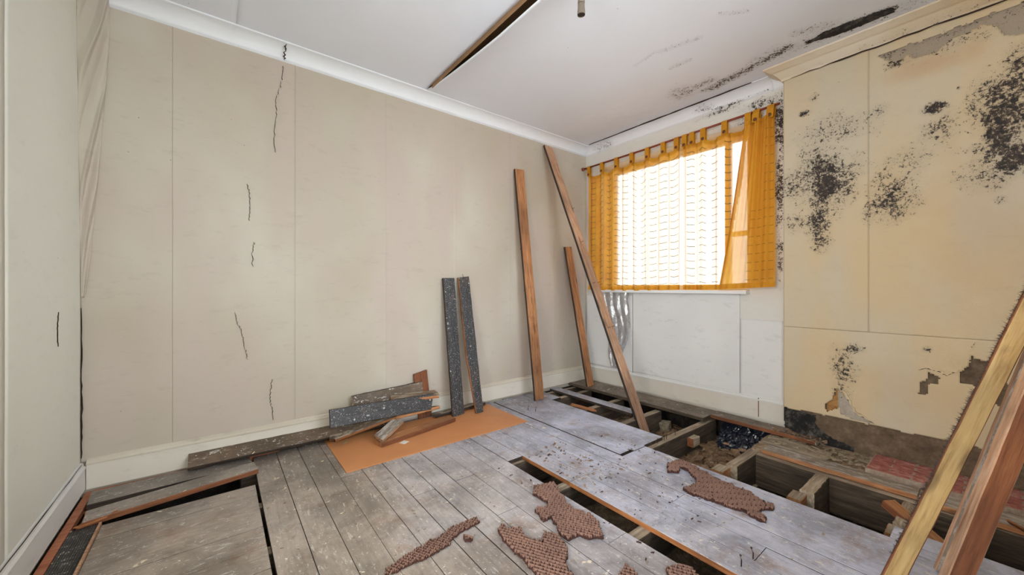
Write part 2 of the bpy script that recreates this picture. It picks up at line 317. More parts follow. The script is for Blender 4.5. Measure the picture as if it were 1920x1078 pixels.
# ------------------------------------------------------------------ object helpers
def tag(o, label=None, cat=None, group=None, kind=None):
    if label: o['label'] = label
    if cat: o['category'] = cat
    if group: o['group'] = group
    if kind: o['kind'] = kind
    return o
def empty(name, loc=(0, 0, 0), kind=None):
    o = bpy.data.objects.new(name, None); COL.objects.link(o); o.location = loc; o.empty_display_size = 0.1
    if kind: o['kind'] = kind
    return o
def mesh(name, verts, faces, mats, parent=None, mi=None, smooth=False, loc=None, mat4=None):
    me = bpy.data.meshes.new(name); me.from_pydata([tuple(v) for v in verts], [], faces)
    for m in (mats if isinstance(mats, (list, tuple)) else [mats]): me.materials.append(m)
    if mi is not None: me.polygons.foreach_set('material_index', mi)
    if smooth: me.polygons.foreach_set('use_smooth', [True] * len(faces))
    me.update(); o = bpy.data.objects.new(name, me); COL.objects.link(o)
    if mat4 is not None: o.matrix_world = mat4
    if loc is not None: o.location = loc
    if parent is not None:
        mw = o.matrix_basis.copy(); o.parent = parent
        pb = Matrix.Identity(4); q = parent
        while q is not None: pb = q.matrix_basis @ pb; q = q.parent
        o.matrix_basis = pb.inverted() @ mw
    return o
def boxgeo(x0, x1, y0, y1, z0, z1, c=0.0):
    """box with a small chamfer on its upper edges"""
    if c <= 0:
        v = [(x0, y0, z0), (x1, y0, z0), (x1, y1, z0), (x0, y1, z0), (x0, y0, z1), (x1, y0, z1), (x1, y1, z1), (x0, y1, z1)]
        return v, [(0, 3, 2, 1), (4, 5, 6, 7), (0, 1, 5, 4), (1, 2, 6, 5), (2, 3, 7, 6), (3, 0, 4, 7)]
    v = [(x0, y0, z0), (x1, y0, z0), (x1, y1, z0), (x0, y1, z0), (x0, y0, z1 - c), (x1, y0, z1 - c), (x1, y1, z1 - c), (x0, y1, z1 - c),
         (x0 + c, y0 + c, z1), (x1 - c, y0 + c, z1), (x1 - c, y1 - c, z1), (x0 + c, y1 - c, z1)]
    f = [(0, 3, 2, 1), (8, 9, 10, 11), (0, 1, 5, 4), (1, 2, 6, 5), (2, 3, 7, 6), (3, 0, 4, 7), (4, 5, 9, 8), (5, 6, 10, 9), (6, 7, 11, 10), (7, 4, 8, 11)]
    return v, f
def box(name, b, m, parent=None, c=0.0):
    """axis-aligned box; the mesh is centred on its own origin"""
    x0, x1, y0, y1, z0, z1 = b; cx, cy, cz = (x0 + x1) / 2, (y0 + y1) / 2, (z0 + z1) / 2
    v, f = boxgeo(x0 - cx, x1 - cx, y0 - cy, y1 - cy, z0 - cz, z1 - cz, c)
    return mesh(name, v, f, m, parent, mat4=Matrix.Translation((cx, cy, cz)))
def frame(p0, p1, wdir):
    p0 = Vector(p0); p1 = Vector(p1); x = (p1 - p0); L = x.length; x.normalize(); w = Vector(wdir); w = (w - x * w.dot(x)).normalized(); z = x.cross(w)
    m = Matrix(((x.x, w.x, z.x, p0.x), (x.y, w.y, z.y, p0.y), (x.z, w.z, z.z, p0.z), (0, 0, 0, 1))); return m, L
def timber(name, p0, p1, wdir, w, th, mats, parent=None, seed=0, rag0=0.0, rag1=0.0, wob=0.0012, nseg=16, split=None, loose=False, skew0=0.0, skew1=0.0):
    """sawn timber from p0 to p1; x=length, y=width, z=thickness. mats: (broad face, edges, other face, ends)"""
    m, L = frame(p0, p1, wdir); r = random.Random(seed); c = min(th * 0.12, 0.003)
    prof = [(-w / 2, -th / 2 + c), (-w / 2, th / 2 - c), (-w / 2 + c, th / 2), (0, th / 2), (w / 2 - c, th / 2), (w / 2, th / 2 - c), (w / 2, -th / 2 + c), (w / 2 - c, -th / 2), (0, -th / 2), (-w / 2 + c, -th / 2)]
    kinds = [1, 1, 0, 0, 1, 1, 1, 2, 2, 1]; n = len(prof); V = []; F = []; K = []
    for i in range(nseg + 1):
        t = i / nseg; x = t * L; oy = r.uniform(-wob, wob); oz = r.uniform(-wob, wob) * 0.6
        for j, (y, z) in enumerate(prof):
            xx = x; yy = y
            if i == 0: xx += skew0 * y / w + r.uniform(0, rag0)
            if i == nseg: xx += skew1 * y / w - r.uniform(0, rag1)
            if split and y < 0:                      # a long split tapering one edge away
                a, b = split; yy = y + max(0.0, (b - t) / (b - a) if b != a else 0) * w * 0.5 if t < b else y
            V.append((xx, yy + oy + r.uniform(-wob, wob) * 0.5, z + oz))
    for i in range(nseg):
        for j in range(n):
            a = i * n + j; b = i * n + (j + 1) % n; F.append((a, a + n, b + n, b)); K.append(kinds[j])
    F.append(tuple(range(n))); K.append(3); F.append(tuple(reversed([nseg * n + j for j in range(n)]))); K.append(3)
    F = [tuple(reversed(f)) for f in F]
    if len(mats) == 1: mats = [mats[0]] * 4
    return mesh(name, V, F, list(mats), parent, K, mat4=m)
def tube(name, pts, r, m, parent=None, n=8, cap=True):
    V = []; F = []; pts = [Vector(p) for p in pts]; rr = r if isinstance(r, (list, tuple)) else [r] * len(pts)
    for i, p in enumerate(pts):
        d = (pts[min(i + 1, len(pts) - 1)] - pts[max(i - 1, 0)]).normalized(); a = Vector((0, 0, 1)) if abs(d.z) < 0.9 else Vector((1, 0, 0))
        u = d.cross(a).normalized(); v = d.cross(u)
        for k in range(n):
            an = 2 * math.pi * k / n; V.append(p + (u * math.cos(an) + v * math.sin(an)) * rr[i])
    for i in range(len(pts) - 1):
        for k in range(n):
            F.append((i * n + k, i * n + (k + 1) % n, (i + 1) * n + (k + 1) % n, (i + 1) * n + k))
    if cap: F.append(tuple(reversed(range(n)))); F.append(tuple((len(pts) - 1) * n + k for k in range(n)))
    return mesh(name, V, F, m, parent, smooth=n > 5)
def extrude(name, prof, a, b, along, m, parent=None, seg=1, wob=0.0, attr=None, smooth=True):
    """prof: list of (d, z) where d is the coordinate across; along 'x' or 'y' from a to b"""
    V = []; F = []; n = len(prof); A = []
    for i in range(seg + 1):
        s = a + (b - a) * i / seg
        for d, z in prof:
            jz = z + (rng.uniform(-wob, wob) if wob else 0); V.append((s, d, jz) if along == 'x' else (d, s, jz))
    for i in range(seg):
        for j in range(n - 1): F.append((i * n + j, (i + 1) * n + j, (i + 1) * n + j + 1, i * n + j + 1))
    F.append(tuple(range(n))); F.append(tuple(reversed([seg * n + j for j in range(n)])))
    o = mesh(name, V, F, m, parent, smooth=False)
    if smooth: o.data.polygons.foreach_set('use_smooth', [len(f) <= 4 for f in F])
    if attr is not None: setattr_(o, 'mould', attr(np.array(V)))
    return o
def setattr_(o, name, vals):
    at = o.data.attributes.new(name, 'FLOAT', 'POINT'); at.data.foreach_set('value', np.asarray(vals, dtype=np.float32).ravel())
def sheet(name, u0, u1, v0, v1, du, P, m, parent=None, keep=None, attrs=None, thick=0.0015, smooth=True, uadd=()):
    """surface over a (u, v) grid. P(U, V) -> x, y, z arrays; keep(U, V) -> bool for the cell centres"""
    nu = max(1, int(round((u1 - u0) / du))); nv = max(1, int(round((v1 - v0) / du)))
    us = np.unique(np.concatenate([np.linspace(u0, u1, nu + 1), np.array(list(uadd), float)])); nu = len(us) - 1; vs = np.linspace(v0, v1, nv + 1); U, V = np.meshgrid(us, vs, indexing='ij')
    X, Y, Z = P(U, V); pts = np.stack([np.broadcast_to(X, U.shape).ravel(), np.broadcast_to(Y, U.shape).ravel(), np.broadcast_to(Z, U.shape).ravel()], 1)
    uc = (us[:-1] + us[1:]) / 2; vc = (vs[:-1] + vs[1:]) / 2; UC, VC = np.meshgrid(uc, vc, indexing='ij')
    K = np.ones(UC.shape, bool) if keep is None else keep(UC, VC)
    I, J = np.nonzero(K); a = I * (nv + 1) + J; F = np.stack([a, a + nv + 1, a + nv + 2, a + 1], 1)
    used = np.unique(F); mp = -np.ones(len(pts), int); mp[used] = np.arange(len(used)); F = mp[F]; pts = pts[used]
    o = mesh(name, pts.tolist(), F.tolist(), m, parent, smooth=smooth)
    if attrs:
        for k, fn in attrs.items(): setattr_(o, k, np.broadcast_to(fn(U, V), U.shape).ravel()[used])
    if thick:
        md = o.modifiers.new('thickness', 'SOLIDIFY'); md.thickness = thick; md.offset = 0
    return o
def ribbon(name, pts, w, nrm, m, parent=None, jag=0.3, seed=0, lift=0.001):
    """thin jagged crack lying in a surface"""
    r = random.Random(seed); P = []
    pts = [Vector(p) for p in pts]
    for i in range(len(pts) - 1):
        k = 7
        for j in range(k): P.append(pts[i].lerp(pts[i + 1], j / k))
    P.append(pts[-1]); nv = Vector(nrm); V = []; F = []
    for i, p in enumerate(P):
        d = (P[min(i + 1, len(P) - 1)] - P[max(0, i - 1)]).normalized(); s = d.cross(nv).normalized(); t = i / (len(P) - 1)
        ww = w * (0.35 + 1.3 * r.random()) * min(1, 6 * t + 0.1, 6 * (1 - t) + 0.1); of = s * r.uniform(-1, 1) * w * jag * 3
        for a, b in ((-1, lift), (1, lift), (1, -0.004), (-1, -0.004)): V.append(p + of + s * ww * a / 2 + nv * b)
    for i in range(len(P) - 1):
        for k in range(4): F.append((i * 4 + k, i * 4 + (k + 1) % 4, i * 4 + 4 + (k + 1) % 4, i * 4 + 4 + k))
    F.append((3, 2, 1, 0)); n = (len(P) - 1) * 4; F.append((n, n + 1, n + 2, n + 3)); return mesh(name, V, F, m, parent)
# ================================================================== SETTING
XL, XW, YB, YF, ZC = -0.525, 3.153, 2.745, -0.35, 2.49
XB = 3.06                                                    # face of the chimney breast
def caps(segs):
    def f(X, Y):
        r = np.zeros(np.shape(X))
        for x0, y0, x1, y1, rad, d in segs:
            dx, dy = x1 - x0, y1 - y0; L2 = dx * dx + dy * dy + 1e-9; t = np.clip(((X - x0) * dx + (Y - y0) * dy) / L2, 0, 1)
            q = np.hypot(X - x0 - t * dx, Y - y0 - t * dy) / rad; r = np.maximum(r, d * np.clip(1.25 - q, 0, 1))
        return r
    return f
def ells(es):
    def f(Y, Z):
        r = np.zeros(np.shape(Y))
        for cy, cz, ry, rz, d in es:
            q = np.hypot((Y - cy) / ry, (Z - cz) / rz) + (fbm(Y * 14, Z * 14, 5) - 0.47) * 1.1; r = np.maximum(r, d * np.clip(1.35 - q, 0, 1))
        return r
    return f
# ---- wall_back: the long papered wall
wallb = box('wall_back', (XL - 0.12, XW + 0.3, YB + 0.0005, YB + 0.14, -0.4, ZC + 0.15), M['paper_back']); wallb['kind'] = 'structure'
seams = [XL, -0.192, 0.389, 0.969, 1.541, 2.105, 2.666, XW]
for i in range(7):
    a, b = seams[i], seams[i + 1]
    def Pb(U, V, a=a, b=b, i=i):
        e = np.exp(-(b - U) / 0.0025) * (0.0040 if i in (1, 2, 3) else 0.0018) * (fbm(V * 1.7 + i * 9, U * 0 + i, 3) * 1.6) + np.exp(-(U - a) / 0.004) * 0.0006
        bub = 0.004 * (fbm(U * 2.5 + 3 * i, V * 1.3, 21 + i) - 0.47)
        
        return U, YB - 0.0015 - e - bub - 0.001, V
    sheet('wallpaper_strip', a + 0.0002, b - 0.0003, 0.14, 2.44, 0.02, Pb, M['paper_back'], wallb, uadd=(b - 0.006, b - 0.0025, a + 0.003))
for k, pl in enumerate([
    [(0.32, 2.738, 2.378), (0.317, 2.738, 2.291), (0.303, 2.738, 2.227), (0.283, 2.738, 2.164), (0.289, 2.738, 2.067), (0.275, 2.738, 1.981), (0.278, 2.738, 1.834)],
    [(0.138, 2.738, 1.614), (0.151, 2.738, 1.552), (0.151, 2.738, 1.479), (0.148, 2.738, 1.397)],
    [(0.172, 2.738, 1.271), (0.164, 2.738, 1.204), (0.164, 2.738, 1.124)],
    [(0.079, 2.738, 0.854), (0.089, 2.738, 0.797), (0.114, 2.738, 0.739), (0.12, 2.738, 0.682), (0.135, 2.738, 0.618), (0.138, 2.738, 0.573)],
    [(0.261, 2.738, 0.438), (0.258, 2.738, 0.376), (0.253, 2.738, 0.312), (0.264, 2.738, 0.26), (0.267, 2.738, 0.185)]]):
    ribbon('paper_tear_or_shadow', pl, 0.0022, (0, -1, 0), M['crack'], wallb, jag=0.55, seed=k)
    lip = [(x + 0.004, y - 0.001, z) for x, y, z in pl]
    ribbon('torn_paper_lip', lip, 0.005, (0, -1, 0), M['paper_back'], wallb, seed=k, lift=0.003)
# slack wallpaper bunched across the left corner
def Pfold(U, V):   # U 0..1 across the corner, V height
    g = np.clip((V - 0.95) / 1.3, 0, 1); wx = 0.010 + 0.085 * g ** 0.8; wy = 0.006 + 0.075 * g
    x = XL + 0.002 + wx * U; y = YB - 0.0045 - wy * (1 - U) ** 1.6
    am = np.sin(np.pi * np.clip(U, 0, 1)) ** 0.6 * g ** 0.5
    ph = np.pi * (U * 1.3 - V * 2.3 + 0.9 * fbm(V * 1.3, U * 0.5, 9))
    rid = (1 - np.abs(np.sin(ph)) ** 0.7) * 0.034 + 0.008 * np.abs(np.sin(2.7 * ph + 1.1)) + 0.006 * fbm(V * 6, U * 3, 31)
    return x + rid * am * 0.6, y - rid * am, V
sheet('slack_wallpaper_fold', 0, 1, 0.95, 2.47, 0.012, Pfold, M['paper_back'], wallb)
# ---- wall_left
walll = empty('wall_left', (XL, 1.2, 0), 'structure')
for b in ((XL - 0.14, XL - 0.002, 1.02, YB + 0.1, -0.4, ZC + 0.15), (XL - 0.14, XL - 0.002, YF - 0.12, -0.18, -0.4, ZC + 0.15), (XL - 0.14, XL - 0.002, -0.18, 1.02, 2.10, ZC + 0.15)): box('wall_section', b, M['paper_left'], walll)  # opening between the sections is added for the left fill lamp
sheet('wallpaper_strip', 1.05, 1.9, 0.12, 2.48, 0.04, lambda U, V: (XL + 0.001 + 0.003 * (fbm(U * 2, V * 2, 8) - 0.4), U, V), M['paper_left'], walll)
sheet('wallpaper_strip', 1.902, YB - 0.004, 0.12, 2.48, 0.03, lambda U, V: (XL + 0.001 + 0.004 * (fbm(U * 3, V * 2, 18) - 0.4), U, V), M['paper_left'], walll)
ribbon('corner_crack', [(XL + 0.004, YB - 0.012, 0.17), (XL + 0.006, YB - 0.012, 0.35), (XL + 0.004, YB - 0.012, 0.55), (XL + 0.005, YB - 0.012, 0.9)], 0.003, (1, -1, 0), M['crack'], walll, seed=9)
ribbon('paper_tear_or_shadow', [(-0.52, 2.393, 0.898), (-0.52, 2.38, 0.833), (-0.52, 2.387, 0.755)], 0.003, (1, 0, 0), M['crack'], walll, seed=10)
# ---- wall_front (behind the camera) with a doorway to the hall
wallf = empty('wall_front', (1.3, YF, 0), 'structure')
for b in ((XL - 0.14, -0.42, YF - 0.12, YF, -0.4, 2.6), (0.42, 0.65, YF - 0.12, YF, -0.4, 2.6), (2.05, XW + 0.3, YF - 0.12, YF, -0.4, 2.6), (0.65, 2.05, YF - 0.12, YF, -0.4, 0.80), (0.65, 2.05, YF - 0.12, YF, 2.20, 2.6), (-0.42, 0.42, YF - 0.12, YF, 2.02, 2.6)): box('wall_section', b, M['paper_left'], wallf)
win2 = empty('window_added', (1.35, YF - 0.06, 1.5), 'structure')  # unseen window added as an opening for the rear fill lamp
for b in ((0.65, 2.05, YF - 0.09, YF - 0.04, 0.80, 0.85), (0.65, 2.05, YF - 0.09, YF - 0.04, 2.15, 2.20), (0.65, 0.70, YF - 0.09, YF - 0.04, 0.85, 2.15), (2.0, 2.05, YF - 0.09, YF - 0.04, 0.85, 2.15), (1.33, 1.37, YF - 0.09, YF - 0.04, 0.85, 2.15)): box('window_frame', b, M['upvc'], win2)
for b in ((0.70, 1.33), (1.37, 2.0)): box('pane', (b[0], b[1], YF - 0.067, YF - 0.063, 0.85, 2.15), M['glass'], win2)
land = empty('wall_added_landing', (-1.4, 0.4, 0), 'structure')  # unseen enclosure added round the left fill lamp
for b in ((-1.55, -1.45, -0.5, 1.4, 0, 2.6), (-1.45, XL - 0.14, -0.5, -0.4, 0, 2.6), (-1.45, XL - 0.14, 1.3, 1.4, 0, 2.6), (-1.55, XL - 0.14, -0.5, 1.4, 2.45, 2.6), (-1.55, XL - 0.14, -0.5, 1.4, -0.05, 0)): box('added_landing_panel', b, M['paper_left'], land)
hall = empty('wall_hall', (0.1, -1.6, 0), 'structure')
for b in ((-0.7, 0.9, -1.72, -1.6, 0, 2.6), (0.8, 0.9, -1.6, YF - 0.12, 0, 2.6), (-0.7, 0.9, -1.72, YF - 0.12, 2.45, 2.6), (-0.7, 0.9, -1.72, YF - 0.12, -0.05, 0)): box('hall_panel', b, M['paper_left'], hall)
# ---- wall_window
ww = empty('wall_window', (XW, 1.3, 0), 'structure')
WY0, WY1, WZ0, WZ1 = 1.16, 2.54, 0.97, 2.235; XO = XW + 0.27
for b in ((XW, XO, YF - 0.12, WY0, -0.4, ZC + 0.15), (XW, XO, WY1, YB + 0.1, -0.4, ZC + 0.15), (XW, XO, WY0, WY1, -0.4, WZ0), (XW, XO, WY0, WY1, WZ1, ZC + 0.15)): box('wall_section', b, M['skirting'], ww)
wm = ells([(1.046, 2.349, 0.137, 0.046, 0.75), (1.402, 2.401, 0.166, 0.026, 0.6), (0.95, 2.131, 0.045, 0.227, 0.9), (0.953, 1.715, 0.032, 0.341, 0.9), (0.953, 1.261, 0.023, 0.227, 0.7), (1.169, 2.204, 0.183, 0.088, 0.55)])
wat = {'mould': wm}
def keepw(U, V): return ~((U > WY0 + 0.001) & (U < WY1 - 0.001) & (V > WZ0) & (V < WZ1))
sheet('wall_plaster', 0.90, YB - 0.003, 0.14, 2.44, 0.0125, lambda U, V: (XW - 0.002 - 0.002 * fbm(U * 9, V * 9, 4), U, V), M['paper_window'], ww, keepw, wat, 0)
def wpanel(a, b, z0, z1, s):
    def Pq(U, V):
        e = 0.004 * (np.exp(-(b - U) / 0.01) + np.exp(-(U - a) / 0.01)); return XW - 0.006 - e - 0.003 * fbm(U * 3, V * 3, s), U, V
    sheet('lining_paper_panel', a, b, z0, z1, 0.02, Pq, M['panel_window'], ww)
wpanel(1.212, 2.160, 0.185, 0.955, 5); wpanel(0.93, 1.209, 0.185, 0.762, 6); wpanel(2.162, 2.735, 0.185, 0.93, 7)
# ---- window_1
win = empty('window_1', (XO - 0.07, 1.78, WZ0), 'structure'); fx0, fx1 = XO - 0.10, XO - 0.04
for b in ((fx0, fx1, WY0, WY1, WZ0, WZ0 + 0.055), (fx0, fx1, WY0, WY1, WZ1 - 0.04, WZ1), (fx0, fx1, WY0, WY0 + 0.04, WZ0 + 0.055, WZ1 - 0.04), (fx0, fx1, WY1 - 0.04, WY1, WZ0 + 0.055, WZ1 - 0.04)): box('window_frame', b, M['upvc'], win)
box('mullion', (fx0, fx1, 1.36, 1.395, WZ0 + 0.055, WZ1 - 0.04), M['upvc'], win); box('transom', (fx0, fx1, WY0 + 0.04, 1.36, 1.42, 1.455), M['upvc'], win)
for a, b, c, d in ((WY0 + 0.04, 1.36, WZ0 + 0.055, 1.42), (WY0 + 0.04, 1.36, 1.455, WZ1 - 0.04), (1.395, WY1 - 0.04, WZ0 + 0.055, WZ1 - 0.04)): box('pane', (fx0 + 0.028, fx0 + 0.032, a, b, c, d), M['glass'], win)
box('window_sill', (XW - 0.075, fx0, 1.145, WY1 + 0.03, WZ0 - 0.018, WZ0 + 0.008), M['upvc'], win, 0.004)
# ---- chimney breast
cb = empty('wall_chimney_breast', (XB, 0.3, 0), 'structure')
CB1 = 0.905
box('masonry', (XB + 0.008, XW + 0.01, YF - 0.1, CB1 - 0.004, -0.4, ZC + 0.1), M['plaster'], cb)
es = [(-0.019, 1.85, 0.115, 0.275, 1.0), (-0.051, 1.632, 0.07, 0.104, 1.25), (0.005, 1.766, 0.074, 0.159, 1.1), (-0.051, 2.085, 0.059, 0.104, 0.9),
      (0.694, 1.68, 0.168, 0.239, 0.85), (0.678, 1.66, 0.091, 0.176, 1.2), (0.714, 1.426, 0.066, 0.166, 0.95), (0.842, 1.695, 0.075, 0.108, 0.7),
      (0.383, 1.534, 0.101, 0.153, 0.75), (0.378, 1.512, 0.048, 0.08, 1.05), (0.466, 1.456, 0.038, 0.07, 0.7), (0.214, 1.966, 0.046, 0.037, 1.2), (0.184, 1.838, 0.079, 0.097, 0.65),
      (0.792, 2.15, 0.029, 0.021, 1.2), (0.633, 1.985, 0.196, 0.101, 0.5), (0.427, 2.027, 0.045, 0.037, 0.6), (0.545, 0.623, 0.054, 0.036, 0.85), (0.59, 0.501, 0.066, 0.133, 0.72),
      (0.058, 1.716, 0.044, 0.032, 0.7), (-0.003, 1.431, 0.026, 0.027, 0.85), (0.319, 1.717, 0.146, 0.075, 0.4), (0.736, 2.233, 0.028, 0.031, 0.6), (0.238, 0.662, 0.024, 0.021, 0.9), (0.842, 1.444, 0.075, 0.072, 0.5),
      (0.128, 2.043, 0.009, 0.011, 1.2), (0.365, 2.285, 0.043, 0.03, 1.1), (0.161, 2.302, 0.205, 0.062, 0.45), (0.038, 1.562, 0.101, 0.08, 0.55), (0.595, 0.368, 0.061, 0.1, 0.5)]
mo = ells(es)
st = ells([(0.218, 2.21, 0.175, 0.058, 0.4), (0.038, 1.239, 0.203, 0.377, 0.22), (0.319, 0.427, 0.21, 0.15, 0.18), (0.319, 2.287, 0.054, 0.078, 0.3)])
holes = [[(0.089, 0.723), (0.075, 0.637), (0.038, 0.632), (0.005, 0.573), (-0.074, 0.433), (-0.074, 0.357), (0.005, 0.414), (0.038, 0.454), (0.086, 0.498), (0.125, 0.502), (0.13, 0.551), (0.103, 0.583), (0.089, 0.635), (0.079, 0.683)],
         [(0.247, 0.495), (0.228, 0.533), (0.195, 0.516), (0.199, 0.481), (0.234, 0.468), (0.238, 0.415), (0.273, 0.413), (0.269, 0.479)],
         [(0.626, 0.368), (0.6, 0.351), (0.595, 0.263), (0.668, 0.217), (0.684, 0.247), (0.652, 0.289)],
         [(0.59, 0.35), (0.538, 0.244), (0.45, 0.195), (0.55, 0.196), (0.608, 0.206), (0.6, 0.255)]]
band = [(0.439, 2.357), (0.319, 2.359), (0.125, 2.362), (-0.043, 2.369), (-0.176, 2.37), (-0.295, 2.389), (-0.295, 2.11), (-0.133, 2.181), (-0.051, 2.225), (-0.011, 2.245), (0.008, 2.293), (0.038, 2.331), (0.081, 2.316), (0.134, 2.322), (0.18, 2.295), (0.214, 2.272), (0.277, 2.273), (0.319, 2.305), (0.361, 2.283), (0.387, 2.314)]
def ragged(U, V, p, k=0.02):
    nu = U + k * (fbm(U * 30, V * 30, 41) - 0.47); nv = V + k * (fbm(U * 30, V * 30, 47) - 0.47); return inpoly(nu, nv, p)
def keepb(U, V):
    r = np.ones(U.shape, bool)
    for p in holes: r &= ~ragged(U, V, p)
    return r & ~ragged(U, V, band, 0.03)
def Pcb(U, V):
    near = np.zeros(U.shape)
    hy, hz = holes[0][0][0], holes[0][0][1]
    d = 0.012 * np.exp(-np.hypot((U - hy - 0.03) / 0.05, (V - hz + 0.08) / 0.07) ** 2)
    return XB - 0.0015 - d - 0.003 * (fbm(U * 4, V * 4, 2) - 0.4), U, V
low = lambda U: 0.184 + 0.012 * (fbm(U * 22, U * 0, 7) - 0.4)
at = {'mould': mo, 'stain': st}
sheet('wallpaper_strip', 0.4762, CB1, 0.7334, 2.47, 0.0085, Pcb, M['paper_breast'], cb, keepb, at)
sheet('wallpaper_strip', YF - 0.02, 0.476, 0.7334, 2.47, 0.0085, Pcb, M['paper_breast'], cb, keepb, at)
sheet('wallpaper_strip', YF - 0.02, CB1, 0.165, 0.733, 0.0075, Pcb, M['paper_breast'], cb, lambda U, V: keepb(U, V) & (V > low(U)), at)
for k, pl in enumerate([[(3.057, 0.273, 0.549), (3.057, 0.247, 0.565), (3.057, 0.199, 0.556), (3.057, 0.17, 0.538), (3.057, 0.125, 0.58), (3.057, 0.098, 0.634), (3.057, 0.086, 0.682), (3.057, 0.075, 0.725)], [(3.057, 0.594, 0.376), (3.057, 0.564, 0.31), (3.057, 0.535, 0.246), (3.057, 0.45, 0.202)]]):
    ribbon('torn_paper_lip', pl, 0.010, (-1, 0, 0), M['paper_breast'], cb, 0.15, k + 40, 0.006)
    ribbon('paper_tear_or_shadow', [(x - 0.002, y, z - 0.006) for x, y, z in pl], 0.004, (-1, 0, 0), M['crack'], cb, 0.15, k + 40, 0.001)  # dark line below the lip paints the shadow it casts
xh = XB + 0.0065
box('return_side', (XB - 0.001, XW + 0.01, CB1 - 0.004, CB1 + 0.001, 0.18, 2.44), M['paper_breast'], cb)
gat = {'mould': lambda U, V: 0.9 * np.clip(1 - np.abs(V - 2.39) / 0.10, 0.15, 1) * (fbm(U * 6, V * 6, 5) * 1.5)}
M['grey_peeled'] = m_paper('grey stripped plaster with mould', lin(158, 144, 128), lin(172, 158, 140), mould=True, chip=0.4, smudge=0.6)
sheet('stripped_plaster', YF - 0.02, 0.62, 2.05, 2.45, 0.02, lambda U, V: (xh - 0.002 - 0.001 * fbm(U * 8, V * 8), U, V), M['grey_peeled'], cb, None, gat)
for i, mm in ((2, 'tan_plaster'), (3, 'pale_plaster')):
    p = holes[i]; ys = [q[0] for q in p]; zs = [q[1] for q in p]
    sheet('bare_plaster_patch', min(ys) - 0.01, max(ys) + 0.01, min(zs) - 0.01, max(zs) + 0.01, 0.02, lambda U, V, i=i: (xh - 0.003 - 0.0015 * (i - 2) + U * 0, U, V), M[mm], cb, lambda U, V, i=i: ragged(U, V, holes[i], 0.03) | (i == 3))
# bare strip where the skirting was: black bitumen then brown render
bl = [(0.912, 0.184), (0.727, 0.174), (0.733, 0.124), (0.7, 0.079), (0.641, 0.049), (0.545, 0.028), (0.53, -0.032), (0.646, -0.046), (0.813, 0.02), (0.897, 0.049)]
sheet('bitumen_patch', 0.50, CB1 - 0.002, -0.05, 0.195, 0.006, lambda U, V: (XB + 0.003 - 0.008 * fbm(U * 16, V * 16, 5), U, V), M['black_render'], cb, lambda U, V: ragged(U, V, bl, 0.015), None, 0.002)
# ---- ceiling
ceil = empty('ceiling', (1.3, 1.2, ZC), 'structure')
cm = caps([(3.232, 2.256, 3.11, 1.73, 0.05, 0.42), (3.151, 2.387, 3.202, 2.115, 0.04, 0.3), (2.802, 1.473, 2.802, 1.473, 0.12, 0.52), (2.841, 1.524, 2.788, 1.277, 0.06, 0.5),
           (2.892, 1.363, 2.853, 1.058, 0.045, 0.62), (2.916, 1.316, 2.817, 0.919, 0.05, 0.75), (2.853, 1.058, 2.791, 0.801, 0.05, 0.8), (2.802, 0.96, 2.787, 0.851, 0.09, 0.45),
           (2.825, 0.71, 2.81, 0.5, 0.03, 1.3), (2.808, 0.546, 2.838, 0.351, 0.035, 1.2), (2.814, 0.83, 2.873, 0.299, 0.1, 0.35), (2.421, 1.354, 2.43, 1.249, 0.03, 0.35), (2.204, 1.304, 2.262, 1.098, 0.03, 0.3),
           (2.67, 0.722, 2.743, 0.58, 0.05, 0.35), (2.206, 1.498, 2.178, 1.325, 0.015, 0.35), (2.156, 0.931, 2.248, 0.834, 0.02, 0.3)])
zn = lambda U, V: 0.003 * (fbm(U * 3, V * 3, 77) - 0.4)
def droop(U, V, x0=1.24):
    p = np.clip((2.62 - V) / 0.9, 0, 1); return 0.085 * (p ** 0.55) * np.exp(-(U - x0) / 0.13)
cseams = [XL - 0.01, 0.085, 1.24, XW + 0.02]
for i in range(3):
    a, b = cseams[i], cseams[i + 1]
    def Pc(U, V, a=a, b=b, i=i):
        z = ZC + zn(U, V) - 0.0010 * np.exp(-(U - a) / 0.004) * (i == 1)
        if i == 2: z = z - droop(U, V)
        return U, V, z
    sheet('ceiling_board', a + (0.0 if i != 2 else 0.004), b, YF - 0.05, YB + 0.01, 0.025 if i < 2 else 0.016, Pc, [M['ceiling']], ceil, None, {'mould': cm}, 0.009 if i == 2 else 0.003)
ribbon('raised_seam', [(1.776, 2.57, 2.489), (1.79, 2.142, 2.489)], 0.006, (0, 0, -1), M['ceiling'], ceil, 0.05, 2, 0.004)
box('ceiling_joist', (1.20, 1.27, YF, YB, ZC + 0.006, ZC + 0.09), M['void'], ceil)
box('board_edge', (1.241, 1.2435, YF, 2.55, ZC - 0.030, ZC + 0.005), M['void'], ceil)
box('upper_floor_deck', (XL - 0.1, XW + 0.1, YF - 0.1, YB + 0.1, ZC + 0.09, ZC + 0.11), M['void'], ceil)
def Pslab(U, V): return U, V, ZC + zn(U, V) - 0.0030
p4 = [(2.192, 1.509), (2.18, 1.29), (2.209, 1.012), (2.256, 0.643), (2.419, 0.356), (2.682, 0.712), (2.819, 1.045), (2.973, 1.528), (2.648, 1.524)]
sheet('paper_patch', 1.9, 2.9, -0.2, 2.4, 0.012, Pslab, M['ceiling'], ceil, lambda U, V: ragged(U, V, p4, 0.05), {'mould': cm}, 0.0008)
